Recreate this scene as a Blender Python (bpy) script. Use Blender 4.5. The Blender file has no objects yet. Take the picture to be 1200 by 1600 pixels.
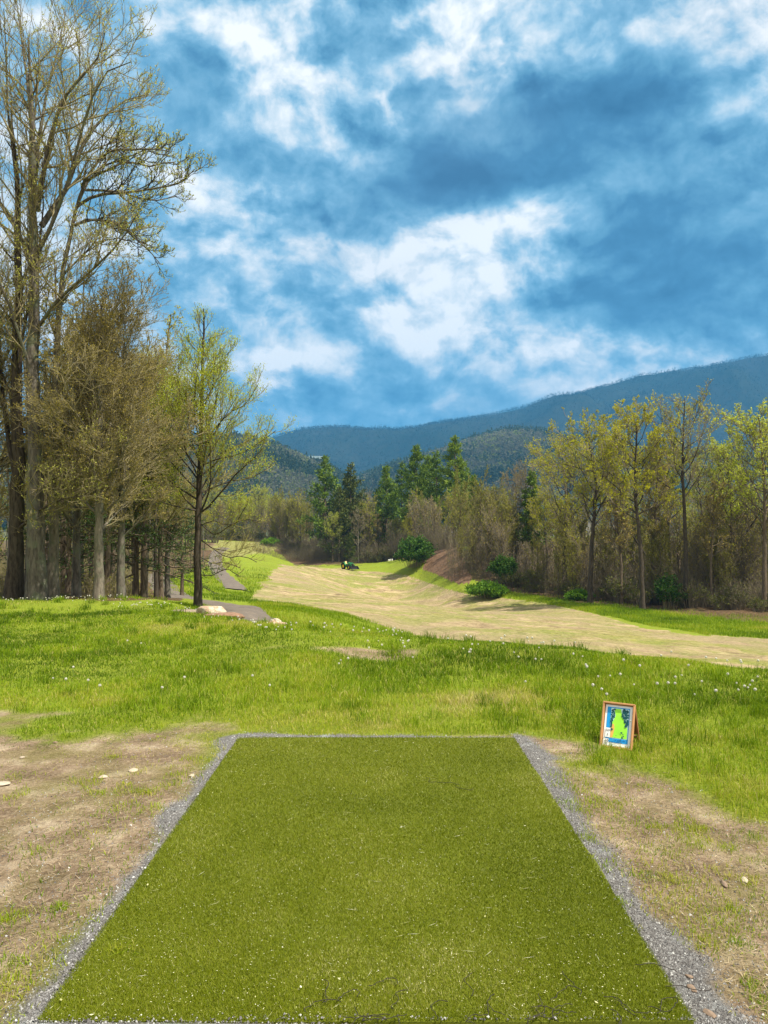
import bpy, math, random
import numpy as np
R = math.radians
C = bpy.context.scene.collection
scn = bpy.context.scene

# ------------------------------------------------------------------ camera
F = 1200.0                       # focal length in pixels of the 1200 x 1600 photograph
PITCH = R(1.575)
EYE = np.array([0.0, 0.0, 1.6])
cd = bpy.data.cameras.new('camera')
cam = bpy.data.objects.new('camera', cd)
C.objects.link(cam)
cam.location = tuple(EYE)
cam.rotation_euler = (R(90) + PITCH, 0, 0)
cd.sensor_fit = 'VERTICAL'
cd.sensor_height = 36.0
cd.sensor_width = 27.0
cd.lens = 27.0
cd.clip_start = 0.05
cd.clip_end = 20000
scn.camera = cam
FW = np.array([0, math.cos(PITCH), math.sin(PITCH)])
UP = np.array([0, -math.sin(PITCH), math.cos(PITCH)])


def ray(px, py):
    d = FW + UP * (800 - py) / F
    d = d + np.array([1.0, 0, 0]) * (px - 600) / F
    return d / np.linalg.norm(d)


def P(px, py, Y):
    """world point seen at photo pixel (px, py) at distance Y along +y"""
    d = ray(px, py)
    return EYE + d * (Y / d[1])


def proj(p):
    q = np.asarray(p, float) - EYE
    z = q @ FW
    z = np.where(np.abs(z) < 1e-3, 1e-3, z)
    return 600 + F * q[..., 0] / z, 800 - F * (q @ UP) / z, z


# ------------------------------------------------------------------ render look
scn.view_settings.view_transform = 'Standard'
scn.view_settings.look = 'None'
scn.view_settings.gamma = 1.0
scn.view_settings.exposure = 0.95
scn.cycles.max_bounces = 6
scn.cycles.diffuse_bounces = 3
scn.cycles.transmission_bounces = 3
scn.cycles.transparent_max_bounces = 6
scn.cycles.volume_bounces = 0
scn.cycles.use_denoising = True
scn.cycles.sample_clamp_indirect = 4.0

# ------------------------------------------------------------------ sun and sky
SUN_AZ, SUN_EL = R(116), R(60)          # azimuth measured from +y towards +x
sd = bpy.data.lights.new('sun', 'SUN')
sd.energy = 4.9
sd.angle = R(0.6)
sd.color = (1.0, 0.94, 0.80)
sun = bpy.data.objects.new('sun', sd)
C.objects.link(sun)
sun.rotation_euler = (R(90) - SUN_EL, 0, -SUN_AZ + R(180))
sun.location = (30, 10, 60)

# (px, py, rx, ry, rotation deg, amount): where the cloud is thick (dark) and thin (bright), in photo pixels
CLOUDS = [
    (300, 140, 95, 105, 0, -.9), (590, 160, 120, 90, 20, -.45), (860, 190, 240, 110, -8, -1.0),
    (740, 290, 190, 45, -12, -.9), (1090, 400, 190, 110, 5, -.95), (960, 480, 190, 50, 0, -.7),
    (600, 310, 150, 60, 0, -.6), (400, 235, 90, 50, 0, -.5), (310, 440, 120, 45, 0, -.7),
    (560, 462, 130, 36, 0, -.6), (450, 520, 150, 30, 0, -.35), (690, 600, 260, 50, 0, -.5),
    (420, 650, 160, 40, 0, -.4), (1150, 290, 120, 80, 0, -.5), (520, 90, 80, 50, 0, -.25),
    (700, 60, 60, 70, 0, 1.2), (960, 45, 160, 45, -8, .75), (1170, 150, 80, 110, 0, .75),
    (435, 95, 55, 70, 25, 1.1), (545, 195, 110, 36, 30, 1.0), (330, 335, 120, 70, 0, 1.3),
    (590, 375, 110, 45, 18, 1.35), (850, 325, 120, 45, -20, 1.25), (712, 360, 50, 40, 0, .9),
    (770, 430, 140, 50, -12, 1.0), (640, 512, 160, 42, 0, 1.1), (438, 594, 26, 28, 0, 1.6),
    (905, 532, 80, 24, 0, 1.2), (1130, 540, 190, 28, -8, 1.25), (150, 20, 260, 40, 0, .9),
    (480, 30, 110, 40, 0, .5), (612, 165, 16, 18, 0, 1.2), (400, 480, 90, 24, 0, .7), (560, 560, 110, 26, 0, .7), (240, 250, 120, 40, 0, .5), (320, 620, 90, 40, 0, .5),
    (100, 330, 160, 160, 0, .45), (40, 560, 200, 120, 0, .3),
]
w = bpy.data.worlds.new('World')
scn.world = w
w.use_nodes = True
nt = w.node_tree
nt.nodes.clear()


def N(tree, typ, **kw):
    n = tree.nodes.new(typ)
    for k, v in kw.items():
        setattr(n, k, v)
    return n


def M2(tree, op, a, b=None, c=None, clamp=False):
    n = tree.nodes.new('ShaderNodeMath')
    n.operation = op
    n.use_clamp = clamp
    for i, v in enumerate((a, b, c)):
        if v is None:
            continue
        if isinstance(v, (int, float)):
            n.inputs[i].default_value = v
        else:
            tree.links.new(v, n.inputs[i])
    return n.outputs[0]


def VM(tree, op, a, b=None, scale=None):
    n = tree.nodes.new('ShaderNodeVectorMath')
    n.operation = op
    for i, v in enumerate((a, b)):
        if v is None:
            continue
        if isinstance(v, (tuple, list)):
            n.inputs[i].default_value = v
        else:
            tree.links.new(v, n.inputs[i])
    if scale is not None:
        n.inputs['Scale'].default_value = scale
    return n.outputs[1] if op in ('LENGTH', 'DOT_PRODUCT', 'DISTANCE') else n.outputs[0]


def noise(tree, vec, scale, detail=4, rough=.55, dist=0.0, out='Fac', dims='3D'):
    n = tree.nodes.new('ShaderNodeTexNoise')
    n.noise_dimensions = dims
    n.inputs['Scale'].default_value = scale
    n.inputs['Detail'].default_value = detail
    n.inputs['Roughness'].default_value = rough
    n.inputs['Distortion'].default_value = dist
    if vec is not None:
        tree.links.new(vec, n.inputs['Vector'])
    return n.outputs[out]


def ramp(tree, fac, stops, interp='LINEAR'):
    n = tree.nodes.new('ShaderNodeValToRGB')
    n.color_ramp.interpolation = interp
    el = n.color_ramp.elements
    while len(el) < len(stops):
        el.new(0.5)
    for e, (p, c) in zip(el, stops):
        e.position = p
        e.color = (c[0], c[1], c[2], 1)
    tree.links.new(fac, n.inputs[0])
    return n.outputs[0]


def mixc(tree, fac, a, b, blend='MIX'):
    n = tree.nodes.new('ShaderNodeMix')
    n.data_type = 'RGBA'
    n.blend_type = blend
    for sock, v in ((n.inputs[0], fac), (n.inputs[6], a), (n.inputs[7], b)):
        if isinstance(v, (int, float)):
            sock.default_value = v
        elif isinstance(v, (tuple, list)):
            sock.default_value = (v[0], v[1], v[2], 1)
        else:
            tree.links.new(v, sock)
    return n.outputs[2]


def sky_nodes():
    tc = N(nt, 'ShaderNodeTexCoord')
    d = tc.outputs['Generated']
    sep = N(nt, 'ShaderNodeSeparateXYZ')
    nt.links.new(d, sep.inputs[0])
    x, y, z = sep.outputs
    az = M2(nt, 'ARCTAN2', x, y)
    el = M2(nt, 'ARCSINE', z)
    # cloud-deck coordinates: the same noise seen in perspective towards the horizon
    zz = M2(nt, 'ADD', M2(nt, 'MAXIMUM', z, 0.0), 0.22)
    cp = N(nt, 'ShaderNodeCombineXYZ')
    nt.links.new(M2(nt, 'DIVIDE', x, zz), cp.inputs[0])
    nt.links.new(M2(nt, 'DIVIDE', y, zz), cp.inputs[1])
    cp = cp.outputs[0]
    big = noise(nt, cp, 1.5, 5, .55)
    warp = noise(nt, cp, 2.2, 7, .58, out='Color')
    warp2 = noise(nt, d, 9.0, 6, .6, out='Color')
    ae = N(nt, 'ShaderNodeCombineXYZ')
    nt.links.new(az, ae.inputs[0])
    nt.links.new(el, ae.inputs[1])
    wv = VM(nt, 'SCALE', VM(nt, 'SUBTRACT', warp, (.5, .5, .5)), scale=0.15)
    wv2 = VM(nt, 'SCALE', VM(nt, 'SUBTRACT', warp2, (.5, .5, .5)), scale=0.075)
    flat = N(nt, 'ShaderNodeVectorMath', operation='MULTIPLY')
    nt.links.new(VM(nt, 'ADD', wv, wv2), flat.inputs[0])
    flat.inputs[1].default_value = (1, 0.8, 0)
    pos = VM(nt, 'ADD', ae.outputs[0], flat.outputs[0])
    total = None
    for (px, py, rx, ry, rot, amt) in CLOUDS:
        r = ray(px, py)
        a0, e0 = math.atan2(r[0], r[1]), math.asin(r[2])
        q = VM(nt, 'SUBTRACT', pos, (a0, e0, 0))
        if rot:
            vr = N(nt, 'ShaderNodeVectorRotate', rotation_type='Z_AXIS')
            nt.links.new(q, vr.inputs['Vector'])
            vr.inputs['Angle'].default_value = R(rot)
            q = vr.outputs[0]
        q = VM(nt, 'MULTIPLY', q, (F / rx * .75, F / ry * .75, 0))
        l2 = VM(nt, 'DOT_PRODUCT', q, q)
        g = M2(nt, 'EXPONENT', M2(nt, 'MULTIPLY', l2, -1.0))
        total = M2(nt, 'MULTIPLY', g, amt) if total is None else M2(nt, 'MULTIPLY_ADD', g, amt, total)
    # billows: noise in azimuth and flattened elevation, lit along their upper edges
    q0 = VM(nt, 'MULTIPLY', VM(nt, 'ADD', ae.outputs[0], VM(nt, 'MULTIPLY', wv2, (.5, .5, 0))), (1.0, 1.35, 1.0))
    q1 = VM(nt, 'ADD', q0, (.012, .050, 0))
    n0 = noise(nt, q0, 4.3, 10, .56, .15)
    n1 = noise(nt, q1, 4.3, 10, .56, .15)
    m0 = noise(nt, VM(nt, 'ADD', q0, (7.3, 2.1, 0)), 11.0, 9, .58, .2)
    m1 = noise(nt, VM(nt, 'ADD', q0, (7.306, 2.122, 0)), 11.0, 9, .58, .2)
    rim = M2(nt, 'SUBTRACT', n0, n1)
    rim2 = M2(nt, 'SUBTRACT', m0, m1)
    b = M2(nt, 'MULTIPLY_ADD', total, 0.265, 0.525)
    b = M2(nt, 'MULTIPLY_ADD', M2(nt, 'SUBTRACT', big, .5), .18, b)
    b = M2(nt, 'MULTIPLY_ADD', M2(nt, 'SUBTRACT', n0, .5), -.70, b)
    soft = ramp(nt, b, [(.30, (.55, .55, .55)), (.60, (1, 1, 1))])     # undersides are smooth, lit sides billow
    b = M2(nt, 'MULTIPLY_ADD', M2(nt, 'MULTIPLY', rim, soft), 2.7, b)
    b = M2(nt, 'MULTIPLY_ADD', M2(nt, 'MULTIPLY', rim2, soft), 1.3, b)
    b = M2(nt, 'MULTIPLY_ADD', M2(nt, 'MULTIPLY', M2(nt, 'SUBTRACT', m0, .5), soft), .24, b)
    b = M2(nt, 'MULTIPLY_ADD', b, .8, .2)
    col = ramp(nt, b, [(0.14, (.040, .145, .29)), (0.34, (.078, .245, .435)), (0.47, (.145, .375, .575)), (0.60, (.26, .515, .72)),
                       (0.69, (.43, .66, .83)), (0.80, (.74, .86, .94)), (0.95, (1.12, 1.13, 1.12))])
    sky = N(nt, 'ShaderNodeTexSky', sky_type='NISHITA')
    sky.sun_disc = False
    sky.sun_elevation = SUN_EL
    sky.sun_rotation = SUN_AZ
    sky.air_density = 1.0
    skyc = VM(nt, 'SCALE', sky.outputs[0], scale=0.10)
    gap = noise(nt, cp, 1.1, 3, .5)
    gapf = M2(nt, 'MULTIPLY', M2(nt, 'SUBTRACT', gap, .52, clamp=True), 1.6, clamp=True)
    out = mixc(nt, gapf, col, skyc)
    # overhead and behind the viewer an added near-white fill glow lightens the shadows
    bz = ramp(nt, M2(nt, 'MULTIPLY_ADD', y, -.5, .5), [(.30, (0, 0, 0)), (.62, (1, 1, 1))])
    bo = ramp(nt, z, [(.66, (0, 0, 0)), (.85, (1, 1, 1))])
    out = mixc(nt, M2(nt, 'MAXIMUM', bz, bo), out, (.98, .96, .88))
    # below the horizon: dull land colour far away
    land = M2(nt, 'MULTIPLY', z, -30.0, clamp=True)
    out = mixc(nt, land, out, (.05, .07, .05))
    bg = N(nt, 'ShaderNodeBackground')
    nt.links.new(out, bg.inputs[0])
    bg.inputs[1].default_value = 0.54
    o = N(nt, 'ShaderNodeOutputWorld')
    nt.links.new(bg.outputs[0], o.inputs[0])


sky_nodes()
w.cycles.sampling_method = 'MANUAL'
w.cycles.sample_map_resolution = 512

# ------------------------------------------------------------------ object helpers
def tag(o, label=None, cat=None, group=None, kind=None):
    if label: o['label'] = label
    if cat: o['category'] = cat
    if group: o['group'] = group
    if kind: o['kind'] = kind
    return o


def empty(name, loc=(0, 0, 0), rz=0.0):
    o = bpy.data.objects.new(name, None)
    C.objects.link(o)
    o.location = tuple(loc)
    o.rotation_euler = (0, 0, rz)
    o.empty_display_size = 0.3
    return o


class MB:
    """collects numpy geometry, links it as one mesh object"""
    def __init__(s):
        s.v, s.f, s.m, s.a, s.n, s.sm = [], [], [], [], 0, []

    def add(s, v, f, mat=0, a=0.5, smooth=True):
        v = np.asarray(v, np.float32).reshape(-1, 3)
        f = np.asarray(f, np.int64)
        if len(f) == 0:
            return
        s.f.append(f + s.n)
        s.m.append(np.full(len(f), mat, np.int32))
        s.sm.append(np.full(len(f), smooth, bool))
        s.v.append(v)
        s.a.append(np.broadcast_to(np.asarray(a, np.float32), (len(v),)).copy())
        s.n += len(v)

    def mesh(s, name, mats):
        me = bpy.data.meshes.new(name)
        V = np.concatenate(s.v)
        lt = np.concatenate([np.full(len(f), f.shape[1], np.int32) for f in s.f])
        L = np.concatenate([f.ravel() for f in s.f]).astype(np.int32)
        me.vertices.add(len(V))
        me.vertices.foreach_set('co', V.ravel())
        me.loops.add(len(L))
        me.loops.foreach_set('vertex_index', L)
        me.polygons.add(len(lt))
        ls = np.concatenate([[0], np.cumsum(lt)[:-1]]).astype(np.int32)
        me.polygons.foreach_set('loop_start', ls)
        me.polygons.foreach_set('material_index', np.concatenate(s.m))
        me.polygons.foreach_set('use_smooth', np.concatenate(s.sm))
        at = me.attributes.new('v', 'FLOAT', 'POINT')
        at.data.foreach_set('value', np.concatenate(s.a))
        for m in mats:
            me.materials.append(m)
        me.update(calc_edges=True)
        return me

    def build(s, name, mats, parent=None, loc=None):
        if not isinstance(mats, (list, tuple)):
            mats = [mats]
        o = bpy.data.objects.new(name, s.mesh(name, mats))
        C.objects.link(o)
        if parent is not None: o.parent = parent
        if loc is not None: o.location = tuple(loc)
        return o

    # -- simple solids
    def box(s, c, h, mat=0, rot=None, a=.5, bevel=0.0):
        c = np.array(c, float); h = np.array(h, float)
        b = min(bevel, *(h * .95)) if bevel else 0
        if b:
            vs = []
            for i in range(3):
                for sx in (-1, 1):
                    for sy in (-1, 1):
                        for sz in (-1, 1):
                            q = np.array([sx, sy, sz]) * (h - b)
                            q[i] += (sx, sy, sz)[i] * b
                            vs.append(q)
            vs = np.array(vs)
            import bmesh
            bm = bmesh.new()
            for q in vs: bm.verts.new(q)
            r = bmesh.ops.convex_hull(bm, input=bm.verts)
            bm.verts.index_update()
            bmesh.ops.recalc_face_normals(bm, faces=bm.faces)
            v = np.array([list(x.co) for x in bm.verts])
            tri = np.array([[x.index for x in f.verts] for f in bm.faces if len(f.verts) == 3])
            bm.free()
            if rot is not None: v = v @ np.array(rot).T
            s.add(v + c, tri, mat, a, False)
            return
        v = np.array([[x, y, z] for x in (-1, 1) for y in (-1, 1) for z in (-1, 1)]) * h
        if rot is not None: v = v @ np.array(rot).T
        f = [[0, 1, 3, 2], [4, 6, 7, 5], [0, 4, 5, 1], [2, 3, 7, 6], [0, 2, 6, 4], [1, 5, 7, 3]]
        s.add(v + c, f, mat, a, False)

    def cyl(s, p0, p1, r0, r1=None, n=16, mat=0, caps=True, smooth=True, a=.5):
        r1 = r0 if r1 is None else r1
        v, f = tubes(np.array([[p0, p1]], float), np.array([[r0, r1]], float), n)
        s.add(v, f, mat, a, smooth)
        if caps:
            s.add(v[:n], [list(range(n))[::-1]], mat, a, False)
            s.add(v[n:], [list(range(n))], mat, a, False)


def tubes(paths, radii, S):
    """paths (N,K,3), radii (N,K) -> verts, quads"""
    paths = np.asarray(paths, float)
    Nn, K, _ = paths.shape
    t = np.gradient(paths, axis=1) if K > 2 else np.repeat(paths[:, 1:2] - paths[:, :1], 2, axis=1)
    t /= np.linalg.norm(t, axis=2, keepdims=True) + 1e-9
    mt = t.mean(axis=1)
    ref = np.eye(3)[np.argmin(np.abs(mt), axis=1)][:, None, :]
    a = np.cross(t, ref)
    a /= np.linalg.norm(a, axis=2, keepdims=True) + 1e-9
    b = np.cross(t, a)
    th = np.arange(S) * 2 * np.pi / S
    ring = a[:, :, None, :] * np.cos(th)[None, None, :, None] + b[:, :, None, :] * np.sin(th)[None, None, :, None]
    V = paths[:, :, None, :] + ring * radii[:, :, None, None]
    i = np.arange(Nn)[:, None, None] * K * S
    k = np.arange(K - 1)[None, :, None] * S
    s0 = np.arange(S)[None, None, :]
    s1 = (s0 + 1) % S
    f = np.stack(np.broadcast_arrays(i + k + s0, i + k + s1, i + k + S + s1, i + k + S + s0), axis=-1)
    return V.reshape(-1, 3), f.reshape(-1, 4)


def vnoise(x, y, seed=0):
    """smooth value noise in numpy"""
    x = np.asarray(x, float); y = np.asarray(y, float)
    xi, yi = np.floor(x).astype(np.int64), np.floor(y).astype(np.int64)
    fx, fy = x - xi, y - yi
    fx = fx * fx * (3 - 2 * fx); fy = fy * fy * (3 - 2 * fy)
    def h(a, b):
        n = (a * 374761393 + b * 668265263 + seed * 69069 + 12345) & 0x7fffffff
        n = ((n ^ (n >> 13)) * 1274126177) & 0x7fffffff
        return ((n ^ (n >> 16)) & 0xffff) / 65535.0
    return (h(xi, yi) * (1 - fx) + h(xi + 1, yi) * fx) * (1 - fy) + (h(xi, yi + 1) * (1 - fx) + h(xi + 1, yi + 1) * fx) * fy


def fbm(x, y, seed=0, octs=4, gain=.5):
    s, a, t = 0, 1, 0
    for o in range(octs):
        s = s + a * vnoise(x * 2 ** o, y * 2 ** o, seed + o * 7)
        t += a; a *= gain
    return s / t


def inpoly(px, py, poly):
    px = np.asarray(px); py = np.asarray(py)
    c = np.zeros(px.shape, bool)
    n = len(poly)
    for i in range(n):
        x1, y1 = poly[i]; x2, y2 = poly[(i + 1) % n]
        if y1 == y2: continue
        cr = ((y1 > py) != (y2 > py)) & (px < (x2 - x1) * (py - y1) / (y2 - y1) + x1)
        c ^= cr
    return c


# ------------------------------------------------------------------ materials
def newmat(name):
    m = bpy.data.materials.new(name)
    m.use_nodes = True
    t = m.node_tree
    b = t.nodes['Principled BSDF']
    b.inputs['Specular IOR Level'].default_value = 0.3
    return m, t, b


def simple(name, col, rough=.6, nscale=0, namp=.25, metallic=0, spec=.3, bump=0):
    m, t, b = newmat(name)
    b.inputs['Roughness'].default_value = rough
    b.inputs['Metallic'].default_value = metallic
    b.inputs['Specular IOR Level'].default_value = spec
    if nscale:
        tc = N(t, 'ShaderNodeTexCoord')
        f = noise(t, tc.outputs['Object'], nscale, 5, .6)
        c = ramp(t, f, [(.3, [x * (1 - namp) for x in col]), (.7, [min(1, x * (1 + namp)) for x in col])])
        t.links.new(c, b.inputs['Base Color'])
        if bump:
            bp = N(t, 'ShaderNodeBump')
            bp.inputs['Strength'].default_value = bump
            bp.inputs['Distance'].default_value = .02
            t.links.new(f, bp.inputs['Height'])
            t.links.new(bp.outputs[0], b.inputs['Normal'])
    else:
        b.inputs['Base Color'].default_value = (*col, 1)
    return m


def leafmat(name, stops, transl=.35, rough=.6):
    """colour varies per leaf through the mesh attribute v and per object"""
    m, t, b = newmat(name)
    at = N(t, 'ShaderNodeAttribute', attribute_name='v')
    oi = N(t, 'ShaderNodeObjectInfo')
    f = M2(t, 'ADD', at.outputs['Fac'], M2(t, 'MULTIPLY', M2(t, 'SUBTRACT', oi.outputs['Random'], .5), .3), clamp=True)
    c = ramp(t, f, stops)
    t.links.new(c, b.inputs['Base Color'])
    b.inputs['Roughness'].default_value = rough
    b.inputs['Specular IOR Level'].default_value = .2
    tr = N(t, 'ShaderNodeBsdfTranslucent')
    t.links.new(c, tr.inputs[0])
    mx = N(t, 'ShaderNodeMixShader')
    mx.inputs[0].default_value = transl
    t.links.new(b.outputs[0], mx.inputs[1])
    t.links.new(tr.outputs[0], mx.inputs[2])
    t.links.new(mx.outputs[0], t.nodes['Material Output'].inputs[0])
    return m


def barkmat(name, lo, hi, scale=1.0, lichen=None):
    m, t, b = newmat(name)
    tc = N(t, 'ShaderNodeTexCoord')
    st = VM(t, 'MULTIPLY', tc.outputs['Object'], (14 * scale, 14 * scale, 3 * scale))
    f = noise(t, st, 1.0, 6, .65, .4)
    c = ramp(t, f, [(.32, lo), (.62, hi)])
    if lichen:
        g = noise(t, tc.outputs['Object'], 2.2 * scale, 5, .6)
        c = mixc(t, ramp(t, g, [(.5, (0, 0, 0)), (.62, (1, 1, 1))]), c, lichen)
    t.links.new(c, b.inputs['Base Color'])
    b.inputs['Roughness'].default_value = .85
    b.inputs['Specular IOR Level'].default_value = .15
    bp = N(t, 'ShaderNodeBump')
    bp.inputs['Strength'].default_value = .7
    bp.inputs['Distance'].default_value = .03
    t.links.new(f, bp.inputs['Height'])
    t.links.new(bp.outputs[0], b.inputs['Normal'])
    return m


MAT = {}
MAT['bark_dark'] = barkmat('bark_dark', (.022, .017, .012), (.085, .068, .050))
MAT['bark_grey'] = barkmat('bark_grey', (.042, .036, .028), (.155, .135, .11), 1.0, (.13, .14, .09))
MAT['bark_pale'] = barkmat('bark_pale', (.07, .058, .044), (.22, .19, .145), 1.3, (.12, .12, .08))
MAT['bark_brown'] = barkmat('bark_brown', (.05, .036, .024), (.17, .13, .09))
MAT['twig_brown'] = simple('twig_brown', (.22, .185, .095), .8)
MAT['twig_grey'] = simple('twig_grey', (.205, .17, .12), .8)
MAT['twig_drab'] = simple('twig_drab', (.16, .13, .085), .8)  # darker brown-grey stems of the low brush and undergrowth
MAT['twig_olive'] = simple('twig_olive', (.24, .21, .07), .8)
MAT['twig_dark'] = simple('twig_dark', (.045, .035, .025), .8)
MAT['leaf_spring'] = leafmat('leaf_spring', [(0, (.24, .25, .03)), (.5, (.44, .45, .07)), (1, (.62, .55, .18))], .5)
MAT['leaf_bright'] = leafmat('leaf_bright', [(0, (.27, .33, .015)), (.5, (.50, .56, .04)), (1, (.68, .68, .14))], .55)
MAT['leaf_yellow'] = leafmat('leaf_yellow', [(0, (.22, .235, .008)), (.5, (.42, .42, .014)), (1, (.55, .50, .03))], .5)
MAT['leaf_bud'] = leafmat('leaf_bud', [(0, (.16, .13, .02)), (.5, (.34, .28, .045)), (1, (.52, .38, .12))])
MAT['leaf_olive'] = leafmat('leaf_olive', [(0, (.11, .12, .012)), (.5, (.22, .22, .02)), (1, (.32, .29, .035))])
MAT['leaf_brush'] = leafmat('leaf_brush', [(0, (.05, .065, .010)), (.5, (.11, .13, .015)), (1, (.19, .19, .03))])
MAT['leaf_shrub'] = leafmat('leaf_shrub', [(0, (.022, .055, .006)), (.5, (.055, .13, .010)), (1, (.12, .23, .015))])
MAT['leaf_lime'] = leafmat('leaf_lime', [(0, (.05, .12, .006)), (.5, (.11, .23, .01)), (1, (.20, .34, .02))])
MAT['needle'] = leafmat('needle', [(0, (.04, .085, .010)), (.5, (.125, .20, .018)), (1, (.24, .32, .03))], .3)
MAT['needle_dark'] = leafmat('needle_dark', [(0, (.018, .042, .009)), (.5, (.042, .085, .016)), (1, (.095, .15, .026))], .15)
MAT['needle_olive'] = leafmat('needle_olive', [(0, (.035, .05, .010)), (.5, (.085, .105, .018)), (1, (.15, .17, .03))], .2)

# ------------------------------------------------------------------ terrain heights
def ctl():
    pts = []
    for Y in (-3, 0, 2, 4, 6, 8):
        for X in (-14, -7, -3, 0, 3, 7, 14):
            if abs(X) < 1.1 * (Y + 8):
                pts.append((X, Y, 0.0))
    def c(px, py, Y): pts.append(tuple(P(px, py, Y)))
    # flat near crest
    for px, py, Y in ((-300, 938, 22), (0, 935, 21), (150, 937, 20.5), (260, 943, 18), (340, 965, 14.6), (430, 976, 12.9),
                      (540, 983, 12.2), (640, 991, 11.9), (780, 1001, 11.0), (900, 1012, 10.4), (1050, 1029, 9.6),
                      (1200, 1046, 8.9), (1450, 1066, 8.3),
                      (0, 965, 15.5), (150, 968, 14.8), (300, 978, 13.2), (0, 1010, 10.8), (300, 1012, 10.7), (600, 1020, 10.2),
                      (900, 1044, 9.0), (1200, 1075, 7.9)):
        c(px, py, Y)
    # hidden drop behind the crest
    for px, Y, z in ((380, 19, -.95), (460, 17, -1.2), (560, 17, -1.9), (640, 17, -1.7), (780, 16, -1.7), (900, 15, -1.7), (1050, 14, -1.7),
                     (1200, 13, -1.75), (1450, 12, -1.7), (640, 26, -3.0), (900, 24, -3.3), (1200, 22, -3.7), (1450, 20, -3.7)):
        pts.append(((px - 600) / F * Y, Y, z))
    # the valley
    for px, py, Y in ((-300, 928, 34), (0, 925, 34), (120, 925, 34), (230, 930, 36), (0, 905, 60), (150, 905, 60), (260, 922, 52), (200, 880, 100),
                      (0, 880, 100), (-300, 880, 100),
                      (310, 951, 29), (400, 964, 27), (370, 950, 34), (330, 941, 40), (290, 935, 44), (440, 950, 34), (540, 962, 36), (350, 930, 52),
                      (368, 921, 62), (350, 900, 86), (345, 880, 112), (352, 858, 140), (400, 905, 80), (420, 885, 110), (395, 862, 140), (430, 850, 180),
                      (520, 853, 186), (440, 882, 150), (500, 884, 150), (480, 905, 100), (560, 930, 72), (470, 932, 64), (640, 986, 40), (720, 990, 38),
                      (640, 945, 60), (900, 1002, 36), (1050, 1020, 34), (1200, 1036, 32), (1450, 1060, 30), (800, 962, 58), (950, 985, 48),
                      (1080, 1000, 45), (1200, 1010, 44), (1200, 975, 59), (1450, 985, 57), (1000, 952, 72), (900, 942, 80), (850, 932, 90),
                      (760, 926, 97), (700, 916, 106), (660, 905, 118), (600, 893, 134), (545, 889, 136), (450, 880, 165), (560, 878, 160), (610, 876, 152),
                      (650, 884, 124), (690, 868, 120), (720, 872, 112), (730, 905, 104), (655, 865, 150), (600, 868, 175), (500, 868, 200),
                      (1200, 940, 80), (1450, 950, 80), (1000, 925, 100), (1200, 905, 130), (1450, 900, 140), (800, 890, 150), (950, 885, 170),
                      (600, 850, 320), (300, 850, 320), (0, 850, 320), (-300, 850, 320), (900, 850, 320), (1200, 850, 320), (1500, 850, 320)):
        c(px, py, Y)
    return np.array(pts)


CT = ctl()
def uv(x, y):
    yy = np.clip(y, -4, 420)
    u = np.clip(x / (yy + 8.0), -1.15, 1.15)
    return u * 2.2, np.log(yy + 8.0)
def kern(r2): return 0.5 * r2 * np.log(r2 + 1e-12)
def tps_fit():
    u, v = uv(CT[:, 0], CT[:, 1])
    A = np.stack([u, v], 1)
    r2 = ((A[:, None] - A[None]) ** 2).sum(-1)
    n = len(A)
    K = kern(r2) + np.eye(n) * 8e-4
    Pm = np.concatenate([np.ones((n, 1)), A], 1)
    M = np.zeros((n + 3, n + 3)); M[:n, :n] = K; M[:n, n:] = Pm; M[n:, :n] = Pm.T
    return A, np.linalg.solve(M, np.concatenate([CT[:, 2], np.zeros(3)]))
TA, TW = tps_fit()


def gz(x, y):
    x = np.asarray(x, float); y = np.asarray(y, float)
    shp = np.broadcast(x, y).shape
    x = np.broadcast_to(x, shp).ravel(); y = np.broadcast_to(y, shp).ravel()
    out = np.empty(x.size)
    for i in range(0, x.size, 20000):
        u, v = uv(x[i:i + 20000], y[i:i + 20000])
        r2 = (u[:, None] - TA[None, :, 0]) ** 2 + (v[:, None] - TA[None, :, 1]) ** 2
        out[i:i + 20000] = kern(r2) @ TW[:-3] + TW[-3] + TW[-2] * u + TW[-1] * v
    # micro relief growing with distance from the tee, none under the mat
    amp = np.clip((np.hypot(x, y - 4) - 3.2) / 12, 0, 1)
    out += amp * ((fbm(x * .35, y * .35, 3, 3) - .5) * .34 + (fbm(x * 1.7, y * 1.7, 5, 2) - .5) * .05)
    near = np.clip((np.maximum(np.abs(x + .06) - 1.25, np.abs(y - 4.2) - 1.95)) / .6, 0, 1)
    out += near * (fbm(x * 3.1, y * 3.1, 9, 3) - .5) * .035
    s = out.reshape(shp)
    return s if shp else float(s)


# tee mat rectangle in metres
MX0, MX1, MY0, MY1 = -1.135, 1.02, 2.545, 6.02

STRAW = [(430, 884), (500, 886), (540, 889), (590, 893), (630, 897), (662, 908), (700, 921), (740, 930), (790, 936), (860, 944), (940, 962),
         (1010, 983), (1100, 992), (1210, 1000), (1500, 1010), (1500, 1300), (1000, 1200), (700, 1010), (640, 990), (590, 975),
         (540, 960), (460, 945), (395, 938), (400, 922), (420, 902)]
LIT_L = [(-900, 937), (200, 939), (285, 937), (275, 925), (250, 910), (300, 890), (330, 880), (338, 848), (-900, 836)]
LIT_R = [(800, 925), (900, 941), (1000, 952), (1080, 962), (1210, 974), (1600, 990), (1600, 840), (760, 840), (720, 868), (735, 905)]
LIT_M = [(430, 858), (460, 884), (530, 883), (560, 880), (600, 874), (660, 876), (690, 862), (720, 840), (430, 845)]
MOUND = [(655, 888), (668, 876), (688, 858), (715, 846), (735, 885), (735, 912), (705, 910), (685, 898)]


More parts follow.
